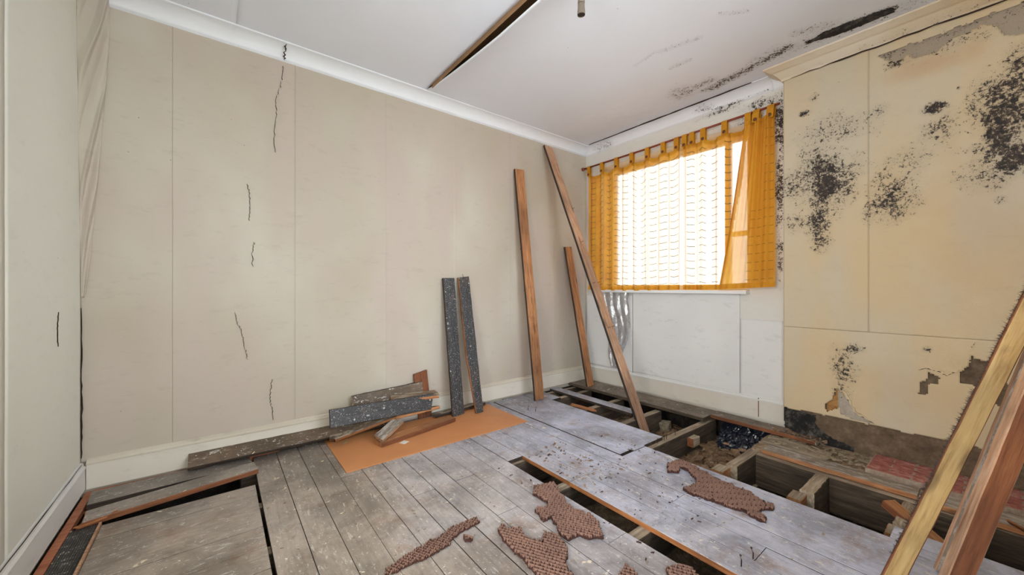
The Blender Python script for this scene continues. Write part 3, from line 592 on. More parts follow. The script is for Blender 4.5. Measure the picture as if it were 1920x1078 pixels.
def cove(d, s, r=0.075, w=0.10):   # d: wall coordinate, s: direction out into the room
    zb = ZC - r; pr = [(d, zb - 0.006), (d + s * 0.007, zb - 0.006), (d + s * 0.007, zb + 0.002)]
    for k in range(9):
        a = k / 8 * math.pi / 2; pr.append((d + s * (0.010 + (w - 0.018) * (1 - math.cos(a))), zb + 0.002 + (r - 0.010) * math.sin(a)))
    pr += [(d + s * w, ZC - 0.008), (d + s * w, ZC + 0.004), (d, ZC + 0.004)]; return pr
c1 = empty('trim_1', (1.3, YB, 2.42), 'structure'); extrude('cornice', cove(YB, -1), XL, XW, 'x', M['cornice'], c1, 60, 0.0008)
ribbon('cornice_crack', [(0.328, 2.66, 2.488), (0.326, 2.69, 2.443), (0.329, 2.738, 2.418)], 0.006, (0, -0.8, -0.6), M['crack'], c1, seed=4, lift=0.004)
wcm = ells([(1.338, 2.421, 0.144, 0.013, 0.7), (2.48, 2.452, 0.135, 0.033, 0.55), (1.483, 2.45, 0.086, 0.026, 0.6), (1.079, 2.424, 0.139, 0.008, 0.5)])
c2 = empty('trim_2', (XW, 1.8, 2.42), 'structure'); extrude('cornice', cove(XW, -1), 0.99, YB, 'y', M['cornice'], c2, 90, 0.0008, lambda v: wcm(v[:, 1], v[:, 2]))
ends = [Vector((XW - 0.0, 0.905, 0))]
# rounded end of the white cove where it meets the breast
V = []; F = []; n = 12; pr = cove(XW, -1)[1:12]
for i in range(n + 1):
    a = i / n * math.pi / 2; k = math.cos(a) ** 0.5
    for d, z in pr: V.append((XW - (XW - d) * max(k, 0.02), 0.99 - 0.083 * math.sin(a), z))
for i in range(n):
    for j in range(len(pr) - 1): q = i * len(pr) + j; F.append((q, q + 1, q + len(pr) + 1, q + len(pr)))
mesh('cornice_return', V, F, M['cornice'], c2, smooth=True)
ribbon('cornice_gap', [(XW - 0.104, 2.62, ZC - 0.004), (XW - 0.106, 2.1, ZC - 0.004), (XW - 0.104, 1.6, ZC - 0.004), (XW - 0.106, 1.1, ZC - 0.004)], 0.010, (0, 0, -1), M['crack'], c2, jag=0.12, seed=6, lift=0.006)
# cream plaster cornice of the breast with its mitred return
c3 = empty('trim_3', (XB, 0.3, 2.42), 'structure')
pz_ = [(0, ZC - 0.082), (0.012, ZC - 0.082), (0.018, ZC - 0.070), (0.060, ZC - 0.034), (0.075, ZC - 0.030), (0.115, ZC - 0.012), (0.120, ZC + 0.004), (0, ZC + 0.004)]
V = []; F = []; N = 50
for i in range(N + 1):
    y = YF + (CB1 + 0.0 - YF) * i / N
    for d, z in pz_: V.append((XB - d, y + (d * 0.75 if i == N else 0), z + rng.uniform(-0.0012, 0.0012)))
i0 = (N + 1) * len(pz_)
for d, z in pz_: V.append((XW - 0.02, CB1 + d * 0.75, z))
for i in range(N + 1):
    for j in range(len(pz_) - 1): q = i * len(pz_) + j; F.append((q, q + 1, q + len(pz_) + 1, q + len(pz_)))
o = mesh('cornice', V, F, M['cornice_cream'], c3)
cpm = caps([(0.5, 2.43, -0.35, 2.43, 0.02, 0.35)]); setattr_(o, 'mould', np.array([float(cpm(np.array([v[1]]), np.array([v[2]]))[0]) for v in V]))
ribbon('cornice_crack', [(XB - 0.016, 0.86, 2.408), (XB - 0.016, 0.5, 2.408), (XB - 0.016, 0.1, 2.408), (XB - 0.016, -0.3, 2.408)], 0.006, (-0.7, 0, -0.7), M['crack'], c3, jag=0.2, seed=3)
# black mould-eaten hole in the ceiling beside that cornice
hp = [(2.824, 0.723), (2.781, 0.624), (2.786, 0.519), (2.803, 0.412), (2.826, 0.345), (2.878, 0.344), (2.881, 0.424), (2.879, 0.513), (2.878, 0.583), (2.851, 0.652)]
sheet('missing_ceiling_skim', 2.6, 3.0, 0.2, 1.1, 0.006, lambda U, V: (U, V, ZC - 0.005 - 0.002 * fbm(U * 40, V * 40)), M['black_render'], ceil, lambda U, V: ragged(U, V, hp, 0.02), None, 0.001)
# ---- skirtings
def skirt(name, d, s, a, b, along, m, zt=0.163, zt2=None, z0=0.015, z02=None):
    e = empty(name, (0, 0, 0), 'structure'); zt2 = zt2 or zt; z02 = z0 if z02 is None else z02
    V = []; F = []; N = 24; E = []; G = []
    for i in range(N + 1):
        t = i / N; q = a + (b - a) * t; zz = zt + (zt2 - zt) * t; zb = z0 + (z02 - z0) * t; j = rng.uniform(-0.001, 0.001)
        for dd, z in ((0.0, zb), (0.018, zb), (0.0175 + j, zz - 0.030)): V.append((q, d + s * dd, z) if along == 'x' else (d + s * dd, q, z))
        for dd, z in ((0.0, zz - 0.030), (0.0205 + j, zz - 0.030), (0.0210 + j, zz - 0.022), (0.013, zz - 0.014), (0.012, zz - 0.004), (0.006, zz), (0.0, zz + 0.001)): E.append((q, d + s * dd, z) if along == 'x' else (d + s * dd, q, z))
    for i in range(N):
        for j in range(2): F.append((i * 3 + j, i * 3 + j + 1, i * 3 + j + 4, i * 3 + j + 3))
        for j in range(6): G.append((i * 7 + j, i * 7 + j + 1, i * 7 + j + 8, i * 7 + j + 7))
    mesh('skirting_board', V, F, m, e); mesh('skirting_moulding', E, G, M['skirting_edge'] if m is M['skirting'] else m, e); return e
sb = skirt('baseboard_back', YB, -1, XL + 0.02, XW, 'x', M['skirting'])
skl = skirt('baseboard_left', XL, 1, 1.10, YB - 0.02, 'y', M['skirting_white'], 0.150, None, 0.02)
ribbon('paint_crack', [(XL + 0.012, YB - 0.04, 0.148), (XL + 0.012, 2.0, 0.148), (XL + 0.012, 1.2, 0.148)], 0.0018, (0.5, 0, 1), M['crack'], skl, jag=0.2, seed=3, lift=0.004)
sw = skirt('baseboard_window', XW, -1, YB, 0.91, 'y', M['skirting'], 0.182, 0.202, 0.02, 0.045)
for b in sw.children:
    if b.name.startswith('skirting_moulding'): b.data.materials[0] = M['skirting_white']
box('skirting_joint', (XW - 0.0195, XW - 0.017, 1.081, 1.086, 0.05, 0.19), M['timber_red'], sw)
# ================================================================== FLOOR
fl = sheet('floor', -0.6, XW + 0.05, YF - 0.1, YB + 0.05, 0.035, lambda U, V: (U, V, -0.20 - 0.08 * np.clip((0.98 - V) / 0.1, 0, 1) + 0.05 * (fbm(U * 5, V * 5, 3) - 0.45) + 0.04 * (fbm(U * 16, V * 16, 13) - 0.45)), M['earth'], None, None, None, 0)
fl['kind'] = 'structure'
BT = 0.022
fw = empty('wall_foundation', (1.3, YB, -0.2), 'structure')
for b in ((XL, XW, YB - 0.008, YB + 0.01, -0.40, -0.024), (XW - 0.008, XW + 0.01, YF, YB, -0.40, -0.012), (XL - 0.01, XL + 0.01, YF, YB, -0.40, -0.024)): box('foundation_masonry', b, M['soot'], fw)
nb = [0]
def fboard(x0, x1, y0, y1, m='floor', z=0.0, edge=True, name='floorboard', along='y', tilt=0.0):
    """floorboard: mesh local x runs along the grain"""
    nb[0] += 1; g = random.choice((0.0011, 0.0014, 0.0018)); j = random.uniform(-0.0012, 0.0012)
    if along == 'y': L, w, ang = y1 - y0, x1 - x0, math.pi / 2
    else: L, w, ang = x1 - x0, y1 - y0, 0
    v, f = boxgeo(-L / 2 + 0.0009, L / 2 - 0.0009, -w / 2 + g, w / 2 - g, -BT, 0, 0.0010)
    o = mesh(name, v, f, [M[m], M['raw_edge' if edge == 'raw' else 'timber_dark']], fl, [1, 0] + [1] * 4 + [0] * 4, mat4=Matrix.Translation(((x0 + x1) / 2, (y0 + y1) / 2, z + j)) @ Matrix.Rotation(ang, 4, 'Z') @ Matrix.Rotation(tilt, 4, 'X'))
    return o
LX = [0.163, 0.280, 0.392, 0.510, 0.626, 0.740, 0.853, 0.970, 1.084, 1.203, 1.320, 1.430, 1.553, 1.668, 1.785, 1.895, 2.013, 2.130]
YE = YB - 0.012
cuts = {0: [0.93], 1: [], 2: [0.55], 3: [2.12], 4: [0.93], 5: [1.722], 6: [0.55], 7: [1.723, 1.352], 8: [], 9: [0.936], 11: [1.358], 12: [0.55], 13: [0.935, 1.750], 14: [2.12]}
for i in range(len(LX) - 1):
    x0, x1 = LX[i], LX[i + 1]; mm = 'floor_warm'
    if i == 10: fboard(x0, x1, 1.737, YE, mm); continue
    if i == 7:  # short board let in beside the long ones
        fboard(x0, x1, 1.723, YE, mm); fboard(x0, x1, 1.352, 1.723, mm); fboard(x0, x1, YF, 1.352, mm); continue
    if i == 15: fboard(x0 + 0.006, x1, 1.392, YE - 0.03, mm, 0.003); fboard(x0, x1, YF, 1.372, mm); continue
    if i == 16: fboard(x0, x1, 1.765, YE, mm, 0.001); fboard(x0, x1, 1.37, 1.765, mm, 0.002); fboard(x0, x1, YF, 1.37, mm); continue
    ys = [YF] + sorted(cuts.get(i, [])) + [YE]
    for a, b in zip(ys[:-1], ys[1:]): fboard(x0, x1, a, b, mm, edge='raw' if i == 11 else True)
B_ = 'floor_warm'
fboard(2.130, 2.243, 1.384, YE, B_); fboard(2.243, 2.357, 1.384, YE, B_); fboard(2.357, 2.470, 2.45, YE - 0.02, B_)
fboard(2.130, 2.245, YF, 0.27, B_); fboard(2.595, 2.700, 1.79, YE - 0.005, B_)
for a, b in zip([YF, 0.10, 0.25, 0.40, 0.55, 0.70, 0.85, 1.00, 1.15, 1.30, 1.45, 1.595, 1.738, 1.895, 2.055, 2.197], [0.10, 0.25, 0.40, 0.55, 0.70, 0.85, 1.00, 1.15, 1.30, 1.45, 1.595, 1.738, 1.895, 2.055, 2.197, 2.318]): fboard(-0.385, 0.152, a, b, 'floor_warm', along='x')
# window-side edge plank, notched, running on under the breast
timber('edge_floorboard', (2.995, 2.74, 0.004), (2.995, 1.36, 0.010), (1, 0, 0), 0.25, 0.026, (M['plank_speck'], M['joist_dark'], M['joist_dark'], M['joist_dark']), fl, 5)
timber('edge_floorboard', (3.055, 1.36, 0.012), (3.040, 0.70, 0.018), (1, 0, 0), 0.135, 0.026, (M['plank_speck'], M['timber_red'], M['joist_dark'], M['timber_grey']), fl, 6, rag1=0.02)
box('floor_margin', (XL + 0.02, XL + 0.048, YF, YB - 0.02, -BT, 0.004), M['orange_strip'], fl)
box('floor_margin', (XL + 0.048, 0.30, YB - 0.045, YB - 0.018, -BT, 0.006), M['orange_strip'], fl)
# ribbed black matting and lath beside the left boards
V = []; F = []; nr = 22; y0, y1 = 0.2, 2.325
prof = []
for k in range(nr + 1):
    x = XL + 0.050 + (0.078) * k / nr
    prof.append((x, 0.004 + (0.003 if k % 2 else 0.0)))
prof = [(XL + 0.050, -0.004)] + prof + [(XL + 0.128, -0.004)]
box('floor_sublayer', (XL + 0.048, -0.387, YF, 2.325, -BT, -0.004), M['joist'], fl)
o = extrude('ribbed_mat', prof, y0, y1, 'y', M['ribbed'], None, 20, 0, None, False); tag(o, 'narrow strip of black ribbed matting on the floor along the left wall', 'matting')
box('lath', (-0.394, -0.386, YF, 2.33, -0.004, 0.010), M['timber_pink'], fl)
# joists
def joist(name, b, m='joist'):
    x0, x1, y0, y1, z0, z1 = b; al = (x1 - x0) > (y1 - y0)
    p0, p1, w, wd = (((x0, (y0 + y1) / 2, (z0 + z1) / 2), (x1, (y0 + y1) / 2, (z0 + z1) / 2), y1 - y0, (0, 1, 0)) if al else (((x0 + x1) / 2, y0, (z0 + z1) / 2), ((x0 + x1) / 2, y1, (z0 + z1) / 2), x1 - x0, (1, 0, 0)))
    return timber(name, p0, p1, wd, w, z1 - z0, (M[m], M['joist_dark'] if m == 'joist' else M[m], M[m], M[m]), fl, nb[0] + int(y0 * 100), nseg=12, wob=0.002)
JT = -BT - 0.001
for y0, y1, xa, xb in ((1.348, 1.406, 0.10, 3.05), (1.715, 1.772, 0.10, 2.90), (2.10, 2.155, 0.10, 2.93), (2.48, 2.535, 0.10, 2.93), (2.66, 2.70, 0.1, 3.1)): joist('joist', (xa, xb, y0, y1, JT - 0.150, JT))
joist('joist', (0.10, 1.9, 0.892, 0.950, JT - 0.15, JT)); joist('joist', (0.10, 1.9, 0.53, 0.588, JT - 0.15, JT)); joist('joist', (0.10, 1.9, 0.16, 0.218, JT - 0.15, JT))
joist('joist', (2.335, 2.90, 0.915, 0.975, JT - 0.19, JT)); joist('joist', (2.335, 2.60, 0.560, 0.622, JT - 0.20, JT)); joist('joist', (2.335, 2.60, 0.222, 0.284, JT - 0.20, JT))
joist('trimmer_beam', (2.600, 2.650, YF, 0.915, JT - 0.19, JT))
joist('trimmer_beam', (2.095, 2.125, YF, 1.34, JT - 0.15, JT), 'joist_dark')
for x0, x1, y0, y1 in ((2.235, 2.332, 0.950, 1.015), (2.235, 2.332, 0.590, 0.650), (2.235, 2.332, 0.240, 0.300)): timber('packing_block', ((x0), (y0 + y1) / 2, -0.062), (x1, (y0 + y1) / 2, -0.062), (0, 1, 0), y1 - y0, 0.05, (M['joist'], M['timber_orange'], M['joist'], M['timber_orange']), fl, int(y0 * 100))
timber('packing_block', (2.61, 1.325, -0.085), (2.70, 1.325, -0.085), (0, 1, 0), 0.045, 0.06, (M['joist'], M['joist'], M['joist'], M['timber_red']), fl, 33)
for x in (2.28, 2.36, 2.39, 2.50): tube('joist_nail', [(x, 1.375, JT - 0.01), (x + 0.002, 1.377, JT + 0.028), (x + 0.003, 1.377, JT + 0.031)], [0.0018, 0.0018, 0.004], M['nail'], fl, 6)
# ledge on the trimmer: two weathered planks, rough concrete, hearth
timber('ledge_plank', (2.705, 0.90, -0.008), (2.705, 0.24, -0.008), (1, 0, 0), 0.125, 0.024, (M['timber_grey'], M['timber_orange'], M['joist'], M['timber_grey']), fl, 61, rag0=0.01)
timber('ledge_plank', (2.690, 0.235, -0.008), (2.690, -0.34, -0.010), (1, 0, 0), 0.15, 0.024, (M['timber_grey'], M['timber_orange'], M['joist'], M['timber_grey']), fl, 62)
timber('ledge_plank', (2.855, 0.94, -0.004), (2.845, 0.60, -0.006), (1, 0, 0), 0.15, 0.028, (M['joist'], M['joist'], M['joist'], M['joist']), fl, 63, rag0=0.01, rag1=0.03)
sheet('rough_concrete', 2.66, 3.075, YF, 0.96, 0.015, lambda U, V: (U, V, -0.022 + 0.024 * (fbm(U * 9, V * 9, 3) - 0.5) + 0.010 * (fbm(U * 30, V * 30, 3) - 0.5)), M['earth'], fl, None, None, 0.04)
hearth = empty('hearth', (2.91, 0.05, 0.0)); tag(hearth, 'strip of red brick tiles set in the floor against the bare chimney breast', 'hearth')
box('hearth_slab', (2.770, 3.052, -0.34, 0.445, -0.02, 0.0245), M['mortar'], hearth)
hv, hf = boxgeo(-0.0172, 0.0172, -0.080, 0.080, 0, 0.009, 0.0015); hb = None
for r_ in range(7):
    for k in range(6):
        y = 0.36 - k * 0.1715 - (0.085 if r_ % 2 else 0); x = 2.792 + r_ * 0.0395; y0 = max(y - 0.083, -0.34)
        if y < -0.30: continue
        if r_ % 2 and k == 0: mesh('brick', *boxgeo(-0.0172, 0.0172, -0.039, 0.039, 0, 0.009, 0.0015), M['brick'], hearth, mat4=Matrix.Translation((x, 0.4015, 0.018)))
        if hb is None: hb = mesh('brick', hv, hf, M['brick'], hearth, mat4=Matrix.Translation((x, y, 0.018)))
        else:
            q = hb.copy(); COL.objects.link(q); q.matrix_basis = hearth.matrix_basis.inverted() @ Matrix.Translation((x, y, 0.018 + random.uniform(-0.001, 0.001)))
# ================================================================== THINGS
def thing(o, label, cat, group=None): return tag(o, label, cat, group)
def nails(par_tim, lst, L=0.03):
    """nails standing out of a timber: (x along, y across, side)"""
    m = par_tim.matrix_basis
    for x, y, s in lst:
        a = m @ Vector((x, y, 0)); d = (m.to_3x3() @ Vector((0, 0.1, s))).normalized(); b = a + d * (L + 0.01); c = b + d * 0.002
        tube('nail', [a, b, c], [0.0016, 0.0016, 0.0035], M['nail'], par_tim, 6)
# ---- boards leaning on the long wall
WDX = (1, 0, 0)
t1 = timber('floorboard', (2.262, 2.515, 0.002), (2.190, 2.715, 2.085), WDX, 0.108, 0.022, (M['timber_orange'], M['timber_dark'], M['timber_orange'], M['timber_pink']), None, 1, skew1=0.006)
thing(t1, 'tall brown board leaning upright against the cream wall, foot on the grey floor', 'board'); 
t2 = timber('floorboard', (2.602, 1.640, -0.215), (2.553, 2.712, 2.372), WDX, 0.108, 0.022, (M['timber_pink'], M['timber_dark'], M['timber_pink'], M['timber_pink']), None, 2, skew1=-0.02)
thing(t2, 'longest leaning board, pale pinkish with nails, its foot down in the floor opening', 'board')
t3 = timber('floorboard', (2.935, 2.505, 0.019), (2.835, 2.718, 1.415), WDX, 0.100, 0.022, (M['timber_orange'], M['timber_dark'], M['timber_orange'], M['timber_orange']), None, 3)
thing(t3, 'short orange brown board leaning in the corner behind the longest board', 'board')
nails(t1, [(0.55, -0.03, 1), (0.56, 0.045, 1), (0.98, -0.04, 1), (1.35, 0.045, 1), (1.36, -0.04, 1), (1.75, 0.0, 1)], 0.02)
nails(t2, [(0.95, -0.03, -1), (0.955, 0.03, -1), (1.35, -0.03, -1), (1.355, 0.035, -1), (1.75, 0.0, -1), (2.1, 0.04, -1)], 0.025)
nails(t3, [(0.45, -0.03, 1), (0.9, 0.03, 1)], 0.02)
d1 = timber('floorboard', (1.478, 2.585, 0.006), (1.462, 2.715, 1.075), WDX, 0.103, 0.022, (M['black'], M['timber_dark'], M['black'], M['timber_dark']), None, 4, skew0=0.01)
thing(d1, 'left of the two black paint-spattered boards standing against the wall on the orange sheet', 'board')
d2 = timber('floorboard', (1.626, 2.535, 0.006), (1.600, 2.715, 1.085), WDX, 0.103, 0.022, (M['black'], M['raw_edge'], M['black'], M['timber_dark']), None, 8, skew1=0.01, split=(-0.2, 0.42))
thing(d2, 'right of the two black spattered boards on the wall, split orange along its lower edge', 'board')
tube('nail', [(1.60, 2.70, 1.07), (1.585, 2.70, 1.11)], 0.0016, M['nail'], d2, 6)
# ---- hardboard sheet and what lies on it
hs = box('hardboard_sheet', (0.548, 1.820, 2.155, 2.690, 0.001, 0.005), M['hardboard'], None, 0.0005); thing(hs, 'orange brown rectangular hardboard sheet lying on the floor under the plank pile', 'sheet')
q = box('plaster_scrap', (-0.016, 0.016, -0.007, 0.007, 0, 0.008), M['stone'], None, 0.003); q.location = (0.642, 2.574, 0.005); q.rotation_euler = (0, 0, 0.3); thing(q, 'small pale plaster scrap on the left part of the orange hardboard', 'scrap')
q = tube('dowel', [(0, 0, 0), (0.004, 0, 0.012), (0.006, 0, 0.018)], [0.006, 0.006, 0.004], M['timber_orange'], None, 10); q.location = (0.928, 2.395, 0.005); thing(q, 'tiny wooden plug beside the white sticker on the hardboard', 'plug')
nl = box('sticker', (-0.024, 0.024, -0.022, 0.022, 0, 0.0008), M['white']); nl.location = (0.948, 2.347, 0.005); nl.rotation_euler = (0, 0, 0.5); thing(nl, 'small square white paper sticker on the orange hardboard sheet', 'sticker')
def px_(p): return p
sp = timber('floorboard', (-0.125, 2.683, 0.058), (0.98, 2.690, 0.052), (0, 0.86, 0.42), 0.105, 0.020, (M['plank_speck'], M['timber_dark'], M['timber_dark'], M['timber_red']), None, 9, nseg=20)
thing(sp, 'long brown speckled plank lying tilted along the bottom of the cream skirting', 'plank')
pk = timber('floorboard', (0.552, 2.570, 0.178), (1.268, 2.612, 0.146), (0, 0.25, 0.97), 0.112, 0.022, (M['black'], M['timber_dark'], M['black'], M['timber_dark']), None, 10, rag0=0.004, skew1=0.03)
thing(pk, 'big black white-spattered plank on its edge, topmost at the front of the pile', 'plank')
p = timber('floorboard', (0.715, 2.700, 0.215), (1.235, 2.708, 0.235), (0, 0.12, 0.99), 0.095, 0.020, (M['plank_speck'], M['timber_dark'], M['plank_speck'], M['timber_old']), None, 11, rag0=0.03)
thing(p, 'grey brown plank at the back of the pile, lying against the wall', 'plank')
p = timber('offcut', (1.262, 2.715, 0.004), (1.225, 2.722, 0.352), WDX, 0.108, 0.022, (M['timber_red'], M['timber_red'], M['timber_red'], M['timber_red']), None, 12, skew1=0.01)
thing(p, 'short dark red brown offcut standing upright behind the right end of the pile', 'offcut')
p = timber('offcut', (0.98, 2.665, 0.205), (1.335, 2.640, 0.185), (0, 0.95, 0.25), 0.095, 0.020, (M['timber_old'], M['timber_orange'], M['timber_dark'], M['timber_pink']), None, 13, rag1=0.02)
thing(p, 'brown offcut lying flat on top of the pile with its pale end pointing right', 'offcut')
p = timber('floorboard', (0.90, 2.640, 0.072), (1.330, 2.650, 0.080), (0, 0.9, -0.25), 0.10, 0.022, (M['timber_dark'], M['timber_orange'], M['timber_dark'], M['timber_pink']), None, 14)
thing(p, 'orange edged plank in the middle of the pile under the black plank', 'plank')
p = timber('floorboard', (0.795, 2.392, 0.020), (1.375, 2.512, 0.020), (-0.2, 0.97, 0), 0.085, 0.028, (M['timber_orange'], M['timber_red'], M['timber_red'], M['timber_orange']), None, 15, skew1=-0.02)
thing(p, 'brown plank lying flat on the hardboard at the front of the pile', 'plank')
p = timber('offcut', (0.800, 2.395, 0.048), (0.985, 2.555, 0.075), (-0.6, 0.8, 0.1), 0.085, 0.020, (M['timber_grey'], M['timber_pink'], M['timber_dark'], M['timber_pink']), None, 16, skew0=0.05)
thing(p, 'small grey offcut with a pale slanted end resting on the front plank of the pile', 'offcut')
p = timber('floorboard', (0.545, 2.560, 0.052), (0.985, 2.615, 0.100), (0, 0.95, 0.2), 0.075, 0.016, (M['timber_old'], M['raw_edge'], M['timber_dark'], M['raw_edge']), None, 17, rag0=0.06, rag1=0.02)
thing(p, 'thin plank with splintered orange left end, under the black plank', 'plank')
p = timber('floorboard', (1.30, 2.655, 0.020), (1.78, 2.690, 0.020), (0, 1, 0), 0.07, 0.022, (M['timber_old'], M['timber_dark'], M['timber_dark'], M['timber_old']), None, 18)
thing(p, 'dark narrow plank along the skirting behind the feet of the black boards', 'plank')
# ---- loose boards at the left
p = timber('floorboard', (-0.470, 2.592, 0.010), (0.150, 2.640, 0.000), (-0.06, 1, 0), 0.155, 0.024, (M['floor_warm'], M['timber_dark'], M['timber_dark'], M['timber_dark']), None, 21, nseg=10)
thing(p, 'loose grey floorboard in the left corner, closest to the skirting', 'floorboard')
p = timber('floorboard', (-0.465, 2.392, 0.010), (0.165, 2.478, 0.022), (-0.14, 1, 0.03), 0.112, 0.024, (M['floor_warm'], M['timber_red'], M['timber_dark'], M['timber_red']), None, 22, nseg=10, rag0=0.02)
thing(p, 'loose skewed grey floorboard with raised red brown edge, second from the skirting', 'floorboard')
p = timber('splinter', (-0.470, 2.330, 0.006), (-0.330, 2.375, 0.022), (0.3, 1, 0), 0.025, 0.008, (M['raw_edge'], M['raw_edge'], M['raw_edge'], M['raw_edge']), None, 23, rag0=0.02, rag1=0.03, nseg=6)
thing(p, 'bright orange wood splinter at the left end of the skewed loose board', 'splinter')
# ---- foreground timbers leaning on the right
a_ = timber('timber_batten', (1.770, 0.226, 0.002), (2.268, -0.312, 1.762), (0.28, -0.96, 0), 0.050, 0.022, (M['timber_yellow'], M['timber_red'], M['timber_yellow'], M['timber_yellow']), None, 31, nseg=30, wob=0.0008)
thing(a_, 'leftmost leaning timber at far right, yellow tan with a fuzzy dark left edge', 'timber')
V = []; F = []; r = random.Random(5); mA = a_.matrix_basis
for i in range(1500):
    x = r.uniform(0.10, 1.85); y = -0.025 + r.uniform(-0.001, 0.004); z = r.uniform(-0.010, 0.010); b = Vector((x, y, z)); d = Vector((r.uniform(-1, 1), r.uniform(-1.6, -0.3), r.uniform(-0.8, 0.8))).normalized() * r.uniform(0.004, 0.016); s = Vector((0.0012, 0, 0.0012)); k = len(V)
    V += [mA @ (b - s), mA @ (b + s), mA @ (b + d)]; F.append((k, k + 1, k + 2))
o = mesh('carpet_fluff', V, F, M['fluff'], a_); o['kind'] = 'stuff'
c_ = timber('timber_joist', (1.872, 0.100, 0.002), (2.080, -0.300, 1.680), (0.50, -0.87, 0), 0.060, 0.038, (M['timber_red'], M['timber_pink'], M['timber_red'], M['timber_red']), None, 32, nseg=30, wob=0.0006)
c_.rotation_mode = 'XYZ'
thing(c_, 'thick red brown timber in the right foreground with a pale pinkish narrow side', 'timber')
b_ = timber('timber_board', (2.005, 0.120, 0.002), (2.300, -0.318, 1.780), (0.35, -0.93, 0), 0.045, 0.020, (M['timber_grey'], M['timber_pink'], M['timber_grey'], M['timber_grey']), None, 33, nseg=24, wob=0.0006)
thing(b_, 'pale grey board leaning between the yellow tan timber and the thick red brown timber', 'board')
# ---- underlay pieces
def underlay(pts, label, ang=0.0, seed=0, cell=0.0150, h=0.015, group=None):
    xs = [p[0] for p in pts]; ys = [p[1] for p in pts]; d = 0.0030; x0, x1, y0, y1 = min(xs) - .01, max(xs) + .01, min(ys) - .01, max(ys) + .01
    nx = int((x1 - x0) / d); ny = int((y1 - y0) / d); gx = x0 + d * np.arange(nx + 1); gy = y0 + d * np.arange(ny + 1); X, Y = np.meshgrid(gx, gy, indexing='ij')
    ca, sa = math.cos(ang), math.sin(ang); A = X * ca + Y * sa; B = -X * sa + Y * ca
    wf = np.sin(A / cell * 2 * math.pi) * 0.5 + 0.5; wg = np.sin(B / cell * 2 * math.pi + (np.floor(A / cell) % 2) * 0) * 0.5 + 0.5
    Z = 0.0004 + h * np.clip(1.05 - 1.9 * (1 - wf) * (0.25 + 0.75 * (1 - wg)), 0, 1) + 0.003 * fbm(X * 25, Y * 25, seed)
    xc = (X[:-1, :-1] + d / 2); yc = (Y[:-1, :-1] + d / 2)
    K = inpoly(xc + 0.022 * (fbm(xc * 45, yc * 45, seed) - 0.47), yc + 0.022 * (fbm(xc * 45, yc * 45, seed + 9) - 0.47), pts)
    hc = (wf[:-1, :-1] + wf[1:, 1:]) / 2; gc = (wg[:-1, :-1] + wg[1:, 1:]) / 2; deep = (((1 - hc) * (0.35 + 0.65 * (1 - gc))) > 0.31) ^ (fbm(xc * 60, yc * 60, seed + 3) > 0.78)  # low cells take the darker colour as painted shade
    idx = -np.ones(X.shape, int); V = []; F = []; MI = []
    I, J = np.nonzero(K)
    cx, cy = (x0 + x1) / 2, (y0 + y1) / 2
    def vid(i, j):
        if idx[i, j] < 0: idx[i, j] = len(V); V.append((X[i, j] - cx, Y[i, j] - cy, Z[i, j]))
        return int(idx[i, j])
    low = {}
    def lid(i, j):
        if (i, j) not in low: low[(i, j)] = len(V); V.append((X[i, j] - cx, Y[i, j] - cy, 0.0003))
        return low[(i, j)]
    kk = np.pad(K, 1)
    for i, j in zip(I.tolist(), J.tolist()):
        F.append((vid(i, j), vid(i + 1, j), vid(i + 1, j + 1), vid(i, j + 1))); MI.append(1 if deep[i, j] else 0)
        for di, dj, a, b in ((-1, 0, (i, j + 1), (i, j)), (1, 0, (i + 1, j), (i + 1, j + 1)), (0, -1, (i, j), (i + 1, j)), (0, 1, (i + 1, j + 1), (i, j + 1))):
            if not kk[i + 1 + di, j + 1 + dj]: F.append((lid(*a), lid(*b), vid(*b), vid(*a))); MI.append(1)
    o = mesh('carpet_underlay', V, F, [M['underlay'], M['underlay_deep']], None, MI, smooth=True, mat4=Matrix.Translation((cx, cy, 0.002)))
    tag(o, label, 'underlay', group); return o
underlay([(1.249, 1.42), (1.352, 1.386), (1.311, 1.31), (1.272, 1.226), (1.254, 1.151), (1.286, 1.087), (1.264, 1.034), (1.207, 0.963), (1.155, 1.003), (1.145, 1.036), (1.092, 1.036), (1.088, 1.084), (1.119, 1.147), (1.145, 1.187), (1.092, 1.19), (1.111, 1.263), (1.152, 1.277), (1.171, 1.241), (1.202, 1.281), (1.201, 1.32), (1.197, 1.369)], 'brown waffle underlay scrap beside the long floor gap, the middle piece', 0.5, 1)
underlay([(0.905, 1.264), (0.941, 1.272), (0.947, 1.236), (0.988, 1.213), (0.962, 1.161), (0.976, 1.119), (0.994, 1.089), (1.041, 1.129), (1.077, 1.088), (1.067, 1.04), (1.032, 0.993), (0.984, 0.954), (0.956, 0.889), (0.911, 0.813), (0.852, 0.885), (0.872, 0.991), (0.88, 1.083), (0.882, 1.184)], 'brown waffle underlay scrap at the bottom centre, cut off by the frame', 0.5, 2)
underlay([(2.001, 1.145), (2.093, 1.123), (2.09, 1.044), (2.038, 0.906), (2.036, 0.828), (2.02, 0.777), (2.041, 0.773), (2.023, 0.727), (1.987, 0.67), (1.996, 0.626), (1.963, 0.62), (1.922, 0.652), (1.879, 0.646), (1.863, 0.614), (1.832, 0.606), (1.82, 0.633), (1.843, 0.683), (1.826, 0.742), (1.816, 0.82), (1.801, 0.9), (1.811, 0.952), (1.909, 0.94), (1.953, 0.959), (2.013, 1.034), (2.019, 1.083), (1.955, 1.057), (1.909, 1.092)], 'largest ribbed brown underlay scrap near the open joists', 0.15, 3, 0.016)
